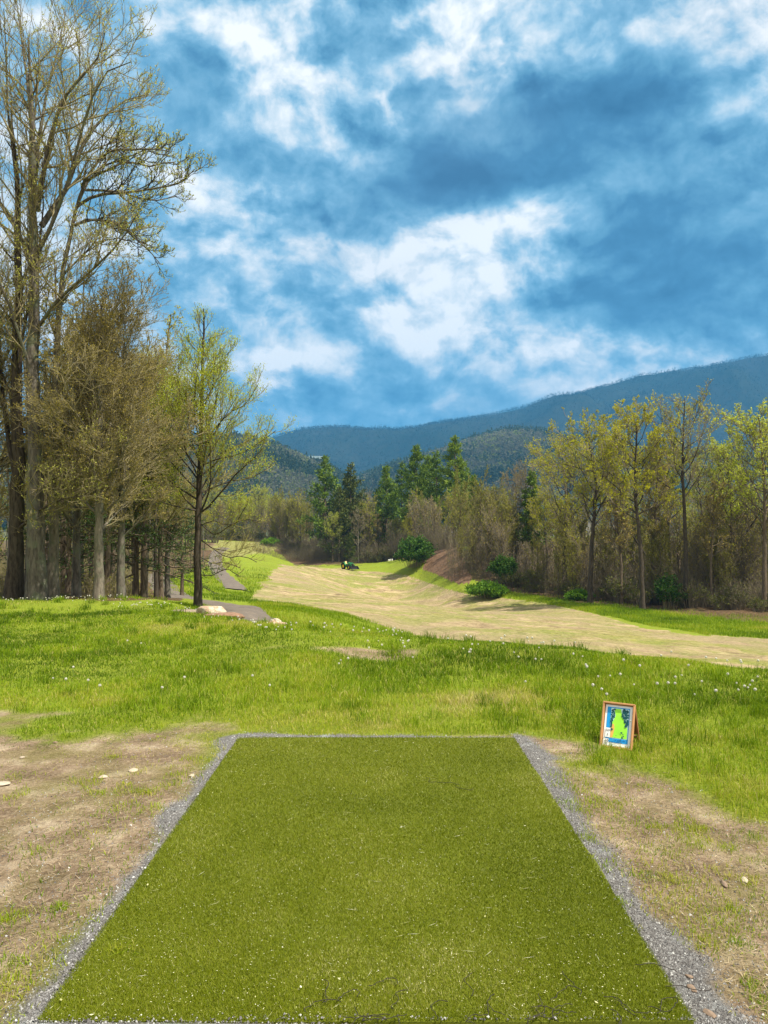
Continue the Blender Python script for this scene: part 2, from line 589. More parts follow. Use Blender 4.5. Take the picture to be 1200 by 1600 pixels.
def masks(x, y, z):
    px, py, d = proj(np.stack([x, y, z], -1))
    far = (y > 14)
    j = (fbm(x * .25, y * .25, 21, 3) - .5)
    j2 = (fbm(x * .9, y * .9, 22, 3) - .5)
    qx, qy = px + j * 26 + j2 * 10, py + j * 8 + j2 * 4
    straw = far & inpoly(qx, qy, STRAW)
    lit = far & (inpoly(qx, qy, LIT_L) | inpoly(qx, qy, LIT_R) | inpoly(qx, qy, LIT_M))
    mound = far & inpoly(qx, qy, MOUND)
    dry = far & inpoly(qx, qy, [(326, 844), (440, 846), (525, 851), (522, 860), (440, 860), (392, 868), (352, 872), (330, 862)])
    # near ground (metres)
    n1 = fbm(x * .9, y * .9, 31, 4) - .5
    n2 = fbm(x * 3.2, y * 3.2, 33, 3) - .5
    nl = y + n1 * 3.0 + n2 * 1.6
    dl = 1 / (1 + np.exp((nl - 6.35) * 2.6))          # left of and behind the tee
    dl = dl / (1 + np.exp(np.clip((x + 1.15 + n1 * .8) * 6, -30, 30))) * np.where(x < .1, 1, 0)
    edge = 5.55 - np.clip(x - 1.8, 0, 3) * 1.5
    dr = 1 / (1 + np.exp((y + n1 * 2.6 + n2 * 1.6 - edge) * 3.5))
    dr = np.where(x >= .1, dr, 0)
    dirt = np.maximum(dl, dr)
    dirt = np.where((x > -1.2) & (x < 1.1) & (y > 6.0), np.maximum(dirt * .5, np.clip((6.25 - y - n1 * .6) * 3, 0, .6)), dirt)
    bare = np.clip((fbm(x * .33 + 3, y * .5, 41, 4) - .66) * 7, 0, .75) * (y < 22)
    dirt = np.maximum(np.maximum(dirt, bare), dry * .5)
    # gravel band round the mat
    dx = np.maximum(np.maximum(MX0 - x, x - MX1), 0)
    dy = np.maximum(np.maximum(MY0 - y, y - MY1), 0)
    dm = np.hypot(dx, dy)
    wid = np.where(x > 0, .25, .18) + n2 * .20 + n1 * .16 + np.where((x > MX1) & (y < 3.2), (3.2 - y) * .18, 0) + np.where((x > MX1) & (y > 5.6), .08, 0)
    wid = np.where((y > MY1) & (x < MX1), .17 + n2 * .16, wid)
    grav = np.clip((wid - dm) / .16, 0, 1)
    grav = np.where(y < 9, grav, 0)
    return straw.astype(float), lit.astype(float), mound.astype(float), dirt, grav


def groundmat():
    m, t, b = newmat('ground')
    geo = N(t, 'ShaderNodeNewGeometry')
    pos = geo.outputs['Position']
    A = lambda n: N(t, 'ShaderNodeAttribute', attribute_name=n).outputs['Fac']
    big = noise(t, pos, .35, 4, .6)
    med = noise(t, pos, 3.0, 6, .65)
    fin = noise(t, pos, 38.0, 6, .7)
    vf = noise(t, pos, 160.0, 4, .7)
    far = noise(t, pos, .10, 6, .65)
    # grass soil: short green cover
    g = ramp(t, med, [(.30, (.065, .085, .007)), (.46, (.12, .150, .009)), (.60, (.18, .205, .014)), (.75, (.26, .23, .055))])
    g = mixc(t, ramp(t, big, [(.42, (0, 0, 0)), (.62, (.8, .8, .8))]), g, (.16, .225, .010))
    g = mixc(t, .45, g, ramp(t, fin, [(.3, (.07, .11, .01)), (.7, (.34, .38, .05))]))
    # straw fairway with swept streaks and new grass
    sv = N(t, 'ShaderNodeVectorRotate', rotation_type='Z_AXIS')
    t.links.new(pos, sv.inputs['Vector']); sv.inputs['Angle'].default_value = R(25)
    sv = VM(t, 'MULTIPLY', VM(t, 'ADD', sv.outputs[0], VM(t, 'SCALE', noise(t, pos, .25, 3, .5, out='Color'), scale=3.0)), (.42, .75, 1))
    sv2 = VM(t, 'MULTIPLY', pos, (.09, .22, 1))
    st1 = noise(t, sv, 1.0, 7, .68, .8)
    st2 = noise(t, sv2, 1.0, 5, .6, 1.4)
    s = ramp(t, st1, [(.34, (.11, .07, .04)), (.45, (.25, .175, .10)), (.55, (.38, .285, .16)), (.68, (.52, .415, .24))])
    s = mixc(t, ramp(t, st2, [(.46, (0, 0, 0)), (.60, (.85, .85, .85))]), s, ramp(t, med, [(.3, (.09, .125, .010)), (.7, (.27, .27, .035))]))
    gp = M2(t, 'ADD', M2(t, 'MULTIPLY', noise(t, pos, .16, 8, .72, .6), .75), M2(t, 'MULTIPLY', noise(t, pos, 1.7, 5, .7), .25))
    s = mixc(t, ramp(t, gp, [(.495, (0, 0, 0)), (.55, (.8, .8, .8))]), s, ramp(t, med, [(.35, (.085, .13, .008)), (.65, (.22, .25, .03))]))
    s = mixc(t, ramp(t, noise(t, pos, .045, 5, .7), [(.44, (0, 0, 0)), (.60, (.75, .75, .75))]), s, (.27, .20, .125))
    s = mixc(t, ramp(t, noise(t, pos, .5, 6, .75), [(.62, (0, 0, 0)), (.74, (.6, .6, .6))]), s, (.17, .12, .07))
    s = mixc(t, .28, s, ramp(t, noise(t, pos, 5.0, 5, .75), [(.38, (.09, .075, .03)), (.5, (.26, .21, .11)), (.62, (.50, .41, .25))]))
    # leaf litter
    l = ramp(t, med, [(.3, (.045, .028, .016)), (.55, (.11, .07, .038)), (.75, (.19, .14, .07))])
    l = mixc(t, ramp(t, far, [(.5, (0, 0, 0)), (.7, (.7, .7, .7))]), l, (.09, .12, .015))
    mo = ramp(t, med, [(.3, (.10, .055, .035)), (.7, (.24, .15, .09))])
    # bare earth by the tee
    d = ramp(t, med, [(.34, (.065, .040, .026)), (.45, (.175, .118, .080)), (.54, (.285, .205, .14)), (.66, (.54, .44, .32))])
    d = mixc(t, .5, d, ramp(t, fin, [(.28, (.06, .038, .022)), (.5, (.25, .18, .11)), (.72, (.50, .41, .28))]))
    d = mixc(t, ramp(t, vf, [(.62, (0, 0, 0)), (.72, (.7, .7, .7))]), d, (.56, .48, .35))
    d = mixc(t, ramp(t, noise(t, pos, 1.3, 5, .6), [(.48, (0, 0, 0)), (.62, (.5, .5, .5))]), d, (.16, .15, .035))
    # gravel dust
    gr = ramp(t, noise(t, pos, 90, 3, .8), [(.3, (.06, .055, .05)), (.5, (.16, .15, .145)), (.68, (.34, .33, .32))])
    gr = mixc(t, ramp(t, noise(t, pos, 5, 4, .6), [(.55, (0, 0, 0)), (.72, (.6, .6, .6))]), gr, (.36, .39, .40))
    edge = lambda a, k, o: M2(t, 'MULTIPLY_ADD', M2(t, 'SUBTRACT', k, .5), o, a, clamp=True)
    c = g
    def lay(c, a, col, lo=.35, hi=.65):
        e = ramp(t, M2(t, 'ADD', a, M2(t, 'MULTIPLY', M2(t, 'SUBTRACT', med, .5), .7)), [(lo, (0, 0, 0)), (hi, (1, 1, 1))])
        return mixc(t, e, c, col)
    c = lay(c, A('lit'), l); c = lay(c, A('straw'), s); c = lay(c, A('mound'), mo)
    c = lay(c, A('dirt'), d, .3, .75)
    c = lay(c, A('grav'), gr, .3, .7)
    t.links.new(c, b.inputs['Base Color'])
    b.inputs['Roughness'].default_value = .95
    b.inputs['Specular IOR Level'].default_value = .1
    bp = N(t, 'ShaderNodeBump')
    bp.inputs['Strength'].default_value = .9
    bp.inputs['Distance'].default_value = .03
    hh = M2(t, 'ADD', M2(t, 'MULTIPLY', fin, 1.2), M2(t, 'MULTIPLY', med, 3.5))
    hh = M2(t, 'ADD', hh, M2(t, 'MULTIPLY', st1, 3.0))
    t.links.new(hh, bp.inputs['Height'])
    t.links.new(bp.outputs[0], b.inputs['Normal'])
    return m


def build_ground():
    def steps(a, b, f):
        out = [a]
        while out[-1] < b: out.append(out[-1] + f(out[-1]))
        return np.array(out)
    xp = np.concatenate([steps(0, 2.6, lambda q: .05), steps(2.65, 5200, lambda q: min(.05 + (q - 2.6) * .011, .7) if q < 110 else .7 + (q - 110) * .12)])
    X = np.concatenate([-xp[:0:-1], xp])
    Y = np.concatenate([-steps(1.0, 60, lambda q: .3 + (q - 1) * .15)[::-1] + 2.0, steps(1.05, 7, lambda q: .055), steps(7.05, 5400, lambda q: (.06 + (q - 7) * .0065) if q < 210 else 1.4 + (q - 210) * .10)])
    gx, gy = np.meshgrid(X, Y)
    z = gz(gx, gy)
    z = np.where((gx > MX0 + .03) & (gx < MX1 - .03) & (gy > MY0 + .03) & (gy < MY1 - .03), -.03, z)
    st, li, mo, di, gr = masks(gx.ravel(), gy.ravel(), z.ravel())
    ny, nx = gx.shape
    idx = np.arange(ny * nx).reshape(ny, nx)
    q = np.stack([idx[:-1, :-1], idx[:-1, 1:], idx[1:, 1:], idx[1:, :-1]], -1).reshape(-1, 4)
    V = np.stack([gx, gy, z], -1).reshape(-1, 3)
    mat = groundmat()
    isst = st[q].mean(1) > .5
    for nm, sel in (('ground', ~isst), ('fairway', isst)):
        qq = q[sel]
        used, inv = np.unique(qq, return_inverse=True)
        mb = MB(); mb.add(V[used], inv.reshape(-1, 4), 0, .5)
        o = mb.build(nm, mat)
        for an, arr in (('straw', st), ('lit', li), ('mound', mo), ('dirt', di), ('grav', gr)):
            at = o.data.attributes.new(an, 'FLOAT', 'POINT')
            at.data.foreach_set('value', arr[used].astype(np.float32))
        tag(o, kind='structure')


build_ground()

# ------------------------------------------------------------------ asphalt path
def build_path():
    m, t, b = newmat('asphalt')
    geo = N(t, 'ShaderNodeNewGeometry')
    f = noise(t, geo.outputs['Position'], 2.0, 7, .7)
    f2 = noise(t, geo.outputs['Position'], 30, 4, .7)
    c = ramp(t, f, [(.3, (.075, .057, .042)), (.55, (.135, .105, .08)), (.72, (.22, .17, .125))])
    c = mixc(t, .35, c, ramp(t, f2, [(.3, (.05, .042, .036)), (.7, (.24, .205, .175))]))
    t.links.new(c, b.inputs['Base Color']); b.inputs['Roughness'].default_value = .9
    def strip(ctr, wd):
        ctr = np.array(ctr, float)
        tt = np.linspace(0, len(ctr) - 1, 90)
        xs = np.interp(tt, range(len(ctr)), ctr[:, 0]); ys = np.interp(tt, range(len(ctr)), ctr[:, 1])
        k = np.hanning(13); k /= k.sum()
        xs = np.convolve(np.pad(xs, 6, mode='edge'), k, 'valid'); ys = np.convolve(np.pad(ys, 6, mode='edge'), k, 'valid')
        tx, ty = np.gradient(xs), np.gradient(ys)
        l = np.hypot(tx, ty) + 1e-6
        nx, ny = -ty / l, tx / l
        o = np.linspace(-.5, .5, 9)
        wdt = wd * (1 + .06 * np.sin(np.arange(90) * .9))
        gx = xs[:, None] + nx[:, None] * o * wdt[:, None]; gy = ys[:, None] + ny[:, None] * o * wdt[:, None]
        z = gz(gx, gy) + .05 + .03 * (1 - (2 * o) ** 2)
        z[:, 0] -= .1; z[:, -1] -= .1
        idx = np.arange(90 * 9).reshape(90, 9)
        q = np.stack([idx[:-1, :-1], idx[:-1, 1:], idx[1:, 1:], idx[1:, :-1]], -1).reshape(-1, 4)
        mb = MB(); mb.add(np.stack([gx, gy, z], -1), q)
        o = mb.build('path', m); tag(o, kind='structure')
    g = lambda px, Y: ((px - 600) / F * Y, Y)
    strip([g(455, 20), g(420, 23), g(392, 27), g(365, 32), g(325, 38), g(285, 43), g(262, 50), g(256, 60), g(240, 80)], 2.2)
    strip([g(372, 60), g(366, 66), g(354, 76), g(344, 92), g(336, 112), g(338, 126), g(348, 140), g(352, 150)], 2.2)


build_path()

# ------------------------------------------------------------------ trees
def norm(a): return a / (np.linalg.norm(a, axis=-1, keepdims=True) + 1e-9)


def resample(path, K):
    path = np.asarray(path, float)
    s = np.concatenate([[0], np.cumsum(np.linalg.norm(np.diff(path, axis=0), axis=1))])
    t = np.linspace(0, s[-1], K)
    return np.stack([np.interp(t, s, path[:, i]) for i in range(3)], 1)


def sprout(rng, paths, radii, n, t0, t1, ang, length, K, up=0.0, wander=.12, rr=.5, tip=.003, prof=None, ajit=.2, flat=0.0, rmin=.0):
    """n children on every parent; returns (paths, radii)"""
    Np, Kp, _ = paths.shape
    t = (np.arange(n)[None, :] + rng.random((Np, n))) / n
    t = t0 + (t1 - t0) * t
    fi = t * (Kp - 1)
    i0 = np.clip(fi.astype(int), 0, Kp - 2); fr = (fi - i0)[..., None]
    ar = np.arange(Np)[:, None]
    p = paths[ar, i0] * (1 - fr) + paths[ar, i0 + 1] * fr
    tg = norm(paths[ar, i0 + 1] - paths[ar, i0])
    r = radii[ar, i0] * (1 - fr[..., 0]) + radii[ar, i0 + 1] * fr[..., 0]
    L = np.linalg.norm(np.diff(paths, axis=1), axis=2).sum(1)[:, None]
    if prof is None:
        ln = length * L * (1 - .55 * t)
    else:
        ln = length * prof(t) * np.ones_like(L)
    ln = ln * rng.uniform(.65, 1.25, ln.shape)
    a = rng.random((Np, 1)) * 6.28 + np.arange(n)[None] * 2.399 + rng.normal(0, .4, t.shape)
    ref = np.where(np.abs(tg[..., 2:3]) > .8, np.array([1., 0, 0]), np.array([0, 0, 1.]))
    e1 = norm(np.cross(tg, ref)); e2 = np.cross(tg, e1)
    if flat:   # keep side branches near the horizontal plane of their parent
        e2 = e2 * (1 - flat)
    side = norm(e1 * np.cos(a)[..., None] + e2 * np.sin(a)[..., None])
    an = ang + rng.normal(0, ajit, t.shape)
    d = tg * np.cos(an)[..., None] + side * np.sin(an)[..., None]
    keep = np.ones(t.size, bool)
    if Np > 1:      # short parents carry fewer children, so no tufts form along the stem
        keep = (rng.random(t.shape) < np.clip(L / (.85 * L.mean()), .12, 1)).ravel()
    d = norm(d).reshape(-1, 3)[keep]; p = p.reshape(-1, 3)[keep]; ln = ln.ravel()[keep]; r = r.ravel()[keep]
    m = len(p)
    out = np.empty((m, K, 3)); out[:, 0] = p
    seg = ln / (K - 1)
    for k in range(1, K):
        d = norm(d + np.array([0, 0, up / (K - 1)]) + rng.normal(0, wander, (m, 3)))
        p = p + d * seg[:, None]
        out[:, k] = p
    r0 = np.maximum(np.minimum(r * rr, ln * .03 + .004), max(rmin, tip))
    rad = r0[:, None] * (1 - np.linspace(0, 1, K)[None] ** 1.1) + tip
    return out, rad


def leaves(rng, paths, per, size, elong=1.8, t0=.25, upb=0.0, spread=.0, jit=.35, zmin=None):
    Np, Kp, _ = paths.shape
    n = max(1, int(Np * per))
    i = rng.integers(0, Np, n)
    if zmin is not None:
        i = i[paths[i, 0, 2] > zmin + rng.normal(0, .5, n)]; n = len(i)
    t = (t0 + (1 - t0) * rng.random(n)) * (Kp - 1)
    k = np.clip(t.astype(int), 0, Kp - 2); f = (t - k)[:, None]
    p = paths[i, k] * (1 - f) + paths[i, k + 1] * f + rng.normal(0, 1, (n, 3)) * spread
    tg = norm(paths[i, k + 1] - paths[i, k])
    d = norm(tg * .5 + rng.normal(0, .7, (n, 3)) + np.array([0, 0, upb]))
    s = norm(np.cross(d, rng.normal(0, 1, (n, 3))))
    sz = size * rng.uniform(1 - jit, 1 + jit, n)[:, None]
    V = np.stack([p, p + d * sz * .5 + s * sz * .5 / elong, p + d * sz, p + d * sz * .5 - s * sz * .5 / elong], 1)
    F4 = np.arange(n * 4).reshape(n, 4)
    a = np.repeat(np.clip(rng.normal(.5, .22, n), 0, 1), 4)
    return V.reshape(-1, 3), F4, a


ROUND = lambda t: np.sqrt(np.clip(1 - (2 * t - 1) ** 2, .05, 1))
OGIVE = lambda t: np.clip(1.15 - t ** 1.6, .12, 1)
CONE = lambda t: np.clip(1.05 - t, .08, 1)
VASE = lambda t: np.clip(.55 + .6 * np.sin(t * 2.6), .2, 1.1)
ASCEND = lambda t: np.clip(1.0 - .75 * t, .2, 1)


def tree_parts(seed, trunk, r0, levels, leaf, mats, limbs=None, trunk_tip=.02, limb_r=.4, flare=1.35, extra_leaf=None):
    """levels: list of dicts for sprout; returns meshes (trunk, crown)"""
    rng = np.random.default_rng(seed)
    tk = resample(trunk, 24)
    tk[1:-1] += rng.normal(0, r0 * .10, (22, 3)) * np.array([1, 1, 0])
    t = np.linspace(0, 1, 24)
    tr = r0 * (1 - t) ** .85 + trunk_tip
    tr[0] *= flare; tr[1] *= (1 + flare) / 2.1
    tb, cb = MB(), MB()
    tk2 = tk.copy(); tk2[0, 2] -= .15
    v, f = tubes(tk2[None], tr[None], 10)
    ang = np.tile(np.arange(10), 24)
    tb.add(v, f, 0, rng.random(len(v)))
    paths, rad = tk[None], tr[None]
    twigs = None
    for li, lv in enumerate(levels):
        lv = dict(lv)
        S = lv.pop('S', 3); part = lv.pop('part', 'crown')
        np_, nr = sprout(rng, paths, rad, **lv)
        if li == 0 and limbs:
            K = np_.shape[1]
            cl = [resample(l, K) for l, _ in limbs]
            cr = [np.linspace(rr_, .012, K) for _, rr_ in limbs]
            for c_ in cl: c_[1:] += np.cumsum(rng.normal(0, .035, (K - 1, 3)), axis=0) * .5
            np_ = np.concatenate([np_, np.array(cl)]); nr = np.concatenate([nr, np.array(cr)])
        v, f = tubes(np_, nr, S)
        (tb if part == 'trunk' else cb).add(v, f, 0 if part == 'trunk' else 0, np.repeat(rng.random(len(np_)), np_.shape[1] * S))
        paths, rad = np_, nr
    if leaf:
        for lf in (leaf if isinstance(leaf, list) else [leaf]):
            v, f, a = leaves(rng, paths, **lf)
            cb.add(v, f, 1, a, False)
    return tb.mesh('trunk', [mats[0]]), cb.mesh('crown', [mats[1], mats[2]])


def place(name, meshes, loc, rz=0, s=1.0, sz=None, label=None, cat='tree', group=None, parts=True):
    """one tree = Empty with a trunk and a crown"""
    t = empty(name, loc, rz)
    t.scale = (s, s, sz if sz else s)
    for nm, me in zip(('trunk', 'crown') if not isinstance(parts, tuple) else parts, meshes):
        o = bpy.data.objects.new(nm, me)
        C.objects.link(o)
        o.parent = t
    tag(t, label, cat, group)
    return t


def at(px, Y, dz=-.05):
    x = (px - 600) / F * Y
    return (x, Y, gz(x, Y) + dz)


def trace(pts, Y, base, dy=0.0):
    """pixel polyline at distance Y (drifting by dy towards its end) -> local points"""
    n = len(pts)
    return np.array([P(px, py, Y + dy * i / max(1, n - 1)) for i, (px, py) in enumerate(pts)]) - np.array(base)


def left_trees():
    # ---- the two big trees at the left edge
    Y = 21.0
    b2 = np.array(at(57, Y))
    L = []
    def lm(pts, r, dy): L.append((trace(pts, Y, b2, dy), r))
    lm([(52, 320), (48, 267), (50, 200), (45, 133), (35, 60), (30, 10)], .085, .8)
    lm([(57, 330), (72, 250), (80, 207), (103, 150), (130, 117), (163, 80), (172, 45)], .085, -1.2)
    lm([(65, 353), (83, 323), (110, 280), (123, 233), (147, 197), (173, 173), (203, 153), (230, 150)], .085, 1.4)
    lm([(50, 420), (30, 360), (12, 330), (-30, 280), (-60, 200)], .07, 1)
    lm([(56, 400), (75, 360), (100, 290), (118, 215), (140, 150), (165, 110), (200, 95)], .06, -1.8)
    lm([(53, 520), (90, 470), (140, 430), (190, 380), (215, 340)], .055, -1.5)
    lm([(53, 300), (60, 230), (75, 140), (92, 80), (104, 20)], .06, 1.6)
    lm([(54, 600), (30, 520), (5, 440), (-30, 350)], .05, -1.2)
    lv = [dict(n=16, t0=.5, t1=.98, ang=.75, length=2.6, K=9, up=.8, wander=.10, prof=ASCEND, part='trunk', S=7, rr=.5),
          dict(n=13, t0=.15, t1=.98, ang=.7, length=.50, K=7, up=.5, wander=.14, S=5, tip=.004),
          dict(n=9, t0=.15, t1=1, ang=.7, length=.60, K=5, up=.55, wander=.16, S=3, tip=.003),
          dict(n=5, t0=.15, t1=1, ang=.6, length=.75, K=4, up=.6, wander=.14, S=3, tip=.0025)]
    tm = tree_parts(11, trace([(57, 936), (56, 800), (54, 640), (52, 480), (52, 320), (50, 180), (44, 60)], Y, b2), .235, lv,
                    [dict(per=3.0, size=.050, elong=2.0, upb=.7, t0=.1)], [MAT['bark_grey'], MAT['twig_brown'], MAT['leaf_spring']], L, flare=1.3)
    place('tall_tree', tm, b2, label='tallest tree at the left edge, thick grey lichened trunk and pale new buds')
    Y = 21.6
    b1 = np.array(at(21, Y))
    L = []
    def lm1(pts, r, dy): L.append((trace(pts, Y, b1, dy), r))
    lm1([(24, 740), (12, 690), (4, 620), (-5, 520), (-10, 400)], .09, 1)
    lm1([(27, 640), (25, 560), (30, 420), (30, 320), (22, 250), (12, 160), (13, 80), (8, 20)], .08, .5)
    lm1([(28, 560), (45, 470), (62, 400), (70, 320), (68, 240)], .05, -1)
    lm1([(25, 780), (60, 760), (100, 745), (140, 720), (165, 700)], .05, -2)
    lm1([(24, 830), (60, 800), (90, 785), (130, 778)], .05, -2)
    lv = [dict(n=14, t0=.3, t1=.98, ang=.8, length=2.4, K=9, up=.7, wander=.11, prof=ASCEND, part='trunk', S=6, rr=.5),
          dict(n=12, t0=.15, t1=.98, ang=.7, length=.50, K=6, up=.5, wander=.14, S=4, tip=.004),
          dict(n=8, t0=.15, t1=1, ang=.7, length=.60, K=5, up=.5, wander=.16, S=3, tip=.003),
          dict(n=5, t0=.15, t1=1, ang=.6, length=.75, K=4, up=.5, wander=.14, S=3, tip=.0025)]
    tm = tree_parts(12, trace([(21, 934), (26, 830), (28, 720), (26, 600), (28, 460), (26, 300), (18, 160)], Y, b1), .20, lv,
                    [dict(per=2.6, size=.048, elong=2.0, upb=.6, t0=.1)], [MAT['bark_dark'], MAT['twig_brown'], MAT['leaf_spring']], L)
    place('tall_tree', tm, b1, label='leftmost tall tree, dark rough trunk forking low, beside the thicker grey trunk')
    # third, thinner tree whose long arms reach right over the sky
    Y = 22.0
    b3 = np.array(at(83, Y))
    L = []
    def lm3(pts, r, dy): L.append((trace(pts, Y, b3, dy), r))
    lm3([(120, 322), (135, 283), (163, 257), (200, 240), (240, 225)], .05, .5)
    lm3([(121, 322), (150, 303), (200, 297), (250, 290), (285, 280), (305, 262)], .05, -1.0)
    lm3([(133, 297), (187, 300), (220, 310), (247, 315), (275, 308)], .04, 1.2)
    lm3([(117, 353), (140, 340), (187, 350), (215, 372), (236, 392), (253, 413)], .045, .2)
    lm3([(128, 290), (160, 240), (180, 235), (235, 235), (262, 240)], .045, -1.8)
    lm3([(135, 283), (150, 275), (200, 250), (240, 262), (270, 250), (292, 268)], .04, -.4)
    lm3([(97, 430), (130, 400), (150, 380), (190, 372), (220, 384)], .035, .8)
    lm3([(113, 352), (135, 345), (165, 345), (195, 360), (222, 380)], .035, -1.5)
    lv = [dict(n=10, t0=.5, t1=.98, ang=.7, length=1.6, K=9, up=.6, wander=.10, prof=ASCEND, part='trunk', S=6, rr=.5),
          dict(n=12, t0=.15, t1=.98, ang=.7, length=.42, K=6, up=.7, wander=.15, S=4, tip=.004),
          dict(n=8, t0=.2, t1=1, ang=.7, length=.55, K=5, up=.7, wander=.16, S=3, tip=.003),
          dict(n=4, t0=.2, t1=1, ang=.6, length=.7, K=4, up=.6, wander=.14, S=3, tip=.0025)]
    tm = tree_parts(13, trace([(82, 936), (84, 800), (86, 650), (90, 520), (97, 425), (110, 365), (120, 320), (133, 283)], Y, b3), .125, lv,
                    [dict(per=3.4, size=.050, elong=2.0, upb=.7, t0=.1)], [MAT['bark_pale'], MAT['twig_dark'], MAT['leaf_spring']], L, trunk_tip=.03)
    place('slender_tree', tm, b3, label='slender pale trunk whose long bare arms reach farthest right across the sky')

    # ---- dense brown budding trees that fill the left half
    def dense(seed, H, r0, leafm, barkm, twigm, n1=26, len1=2.3, per=1.6, t0=.22, up=.55, lvl4=5, lsize=.040, forks=None, tilt=(0, 0)):
        tr = np.array([[0, 0, 0], [tilt[0] * .3, tilt[1] * .3, H * .35], [tilt[0] * .7, tilt[1] * .7, H * .7], [tilt[0], tilt[1], H]])
        lv = [dict(n=n1, t0=t0, t1=.97, ang=.72, length=len1, K=8, up=up, wander=.10, prof=ROUND, part='trunk', S=6, rr=.38),
              dict(n=10, t0=.12, t1=.98, ang=.6, length=.55, K=6, up=.35, wander=.12, S=4, tip=.004),
              dict(n=8, t0=.12, t1=1, ang=.6, length=.65, K=5, up=.35, wander=.14, S=3, tip=.0032),
              dict(n=lvl4, t0=.15, t1=1, ang=.5, length=.75, K=4, up=.3, wander=.14, S=3, tip=.0026)]
        return tree_parts(seed, tr, r0, lv, [dict(per=per, size=lsize, elong=1.8)], [MAT[barkm], MAT[twigm], MAT[leafm]])
    dA = dense(21, 9.6, .115, 'leaf_bud', 'bark_pale', 'twig_brown', n1=34, len1=3.0, per=2.8)
    dB = dense(22, 8.6, .10, 'leaf_bud', 'bark_grey', 'twig_brown', n1=30, len1=2.9, per=2.2)
    dC = dense(23, 9.5, .10, 'leaf_spring', 'bark_brown', 'twig_olive', n1=32, len1=2.8, per=2.2)
    place('budding_tree', dA, at(155, 20.8), .3, 1.0, 0.840, label='pale forked trunk under a dense brown budding crown, left of the lone tree')
    place('budding_tree', dB, at(190, 22.5), 1.7, 1.05, 0.882, label='dark grey trunk with a brown twiggy crown, right of the pale forked trunk')
    place('budding_tree', dC, at(226, 29), 2.9, 1.12, 0.941, label='olive budding tree behind the brown crowns, nearest the lone tall tree')
    place('budding_tree', dB, at(120, 24), 4.0, 1.12, 0.941, label='brown twiggy tree between the slender pale trunk and the forked trunk')
    place('budding_tree', dA, at(-45, 22), 5.0, 1.1, 0.924, label='brown budding tree cut off by the left edge of the view')
    place('budding_tree', dB, at(262, 35), 3.3, 1.12, 0.941, label='grey twiggy tree close behind the lone tree, over the path bend')
    place('budding_tree', dC, at(170, 33), 5.2, 1.22, 1.025, label='highest olive crown rising behind the brown twiggy crowns')

    # ---- the lone tree by the boulders
    Y = 27.0
    b6 = np.array(at(310, Y))
    L = []
    def lm6(pts, r, dy): L.append((trace(pts, Y, b6, dy), r))
    lm6([(311, 802), (330, 788), (349, 765), (370, 740), (390, 722), (412, 700)], .045, -.8)
    lm6([(312, 745), (335, 725), (352, 700), (380, 690), (415, 668)], .035, .8)
    lm6([(312, 700), (330, 676), (352, 648), (380, 635), (398, 605)], .03, -.4)
    lm6([(311, 720), (298, 690), (290, 650), (286, 610)], .03, .3)
    lm6([(312, 672), (296, 652), (284, 610), (283, 570)], .022, -.6)
    lm6([(310, 815), (335, 838), (352, 826), (372, 815), (385, 790)], .022, -1)
    lm6([(310, 838), (335, 858), (365, 862), (400, 853)], .018, .9)
    lm6([(310, 842), (330, 855), (352, 872), (378, 868), (402, 878)], .018, -.7)
    lm6([(311, 898), (330, 901), (356, 890), (376, 904)], .016, -.4)
    lm6([(311, 855), (290, 868), (275, 866)], .014, .3)
    lm6([(311, 870), (330, 880), (348, 876), (372, 884)], .014, .8)
    lm6([(311, 822), (332, 812), (356, 822), (380, 808), (404, 812)], .016, -1.2)
    lm6([(311, 772), (334, 762), (362, 752), (396, 748), (425, 730)], .03, 1.2)
    lm6([(312, 730), (340, 715), (372, 712), (405, 690), (432, 672)], .028, -1.0)
    lm6([(310, 884), (292, 892), (280, 890)], .012, -.5)
    lv = [dict(n=52, t0=.30, t1=.985, ang=.85, length=3.0, K=8, up=.75, wander=.09, prof=lambda t: np.clip((1.0 - t) * 1.55 + .14, .16, 1), part='trunk', S=5, rr=.30),
          dict(n=8, t0=.2, t1=.98, ang=.6, length=.48, K=6, up=.8, wander=.13, S=4, tip=.004),
          dict(n=6, t0=.2, t1=1, ang=.6, length=.6, K=5, up=.8, wander=.15, S=3, tip=.003),
          dict(n=3, t0=.2, t1=1, ang=.5, length=.7, K=3, up=.6, wander=.15, S=3, tip=.0025)]
    tm = tree_parts(16, trace([(310, 954), (308, 880), (311, 780), (313, 700), (316, 600), (317, 540), (318, 482)], Y, b6), .13, lv,
                    [dict(per=5.5, size=.052, elong=2.0, upb=.8, t0=.1, zmin=3.4, spread=.085)], [MAT['bark_dark'], MAT['twig_olive'], MAT['leaf_bright']], L, flare=1.25)
    place('lone_tree', tm, b6, label='lone dark-trunked tree with a narrow yellow-green crown beside the pale boulder')

    # ---- dark hemlocks and thin trunks inside the wood
    def pine(seed, H, r0, leafm, n1=46, len1=.27, t0=.12, ang=1.45, up=.25, per=9, size=.22, spread=.04, n2=12, flat=.6, elong=3.5, droop=0):
        tr = np.array([[0, 0, 0], [.04, 0, H * .5], [0, .03, H]])
        lv = [dict(n=n1, t0=t0, t1=.985, ang=ang, length=H * len1, K=6, up=up, wander=.07, prof=CONE, part='trunk', S=4, rr=.35),
              dict(n=n2, t0=.2, t1=1, ang=.85, length=.42, K=4, up=.1 + droop, wander=.10, S=3, flat=flat, tip=.004)]
        return tree_parts(seed, tr, r0, lv, [dict(per=per, size=size, elong=elong, upb=.25, spread=spread, t0=.0)],
                          [MAT['bark_brown'], MAT['twig_dark'], MAT[leafm]], trunk_tip=.01)
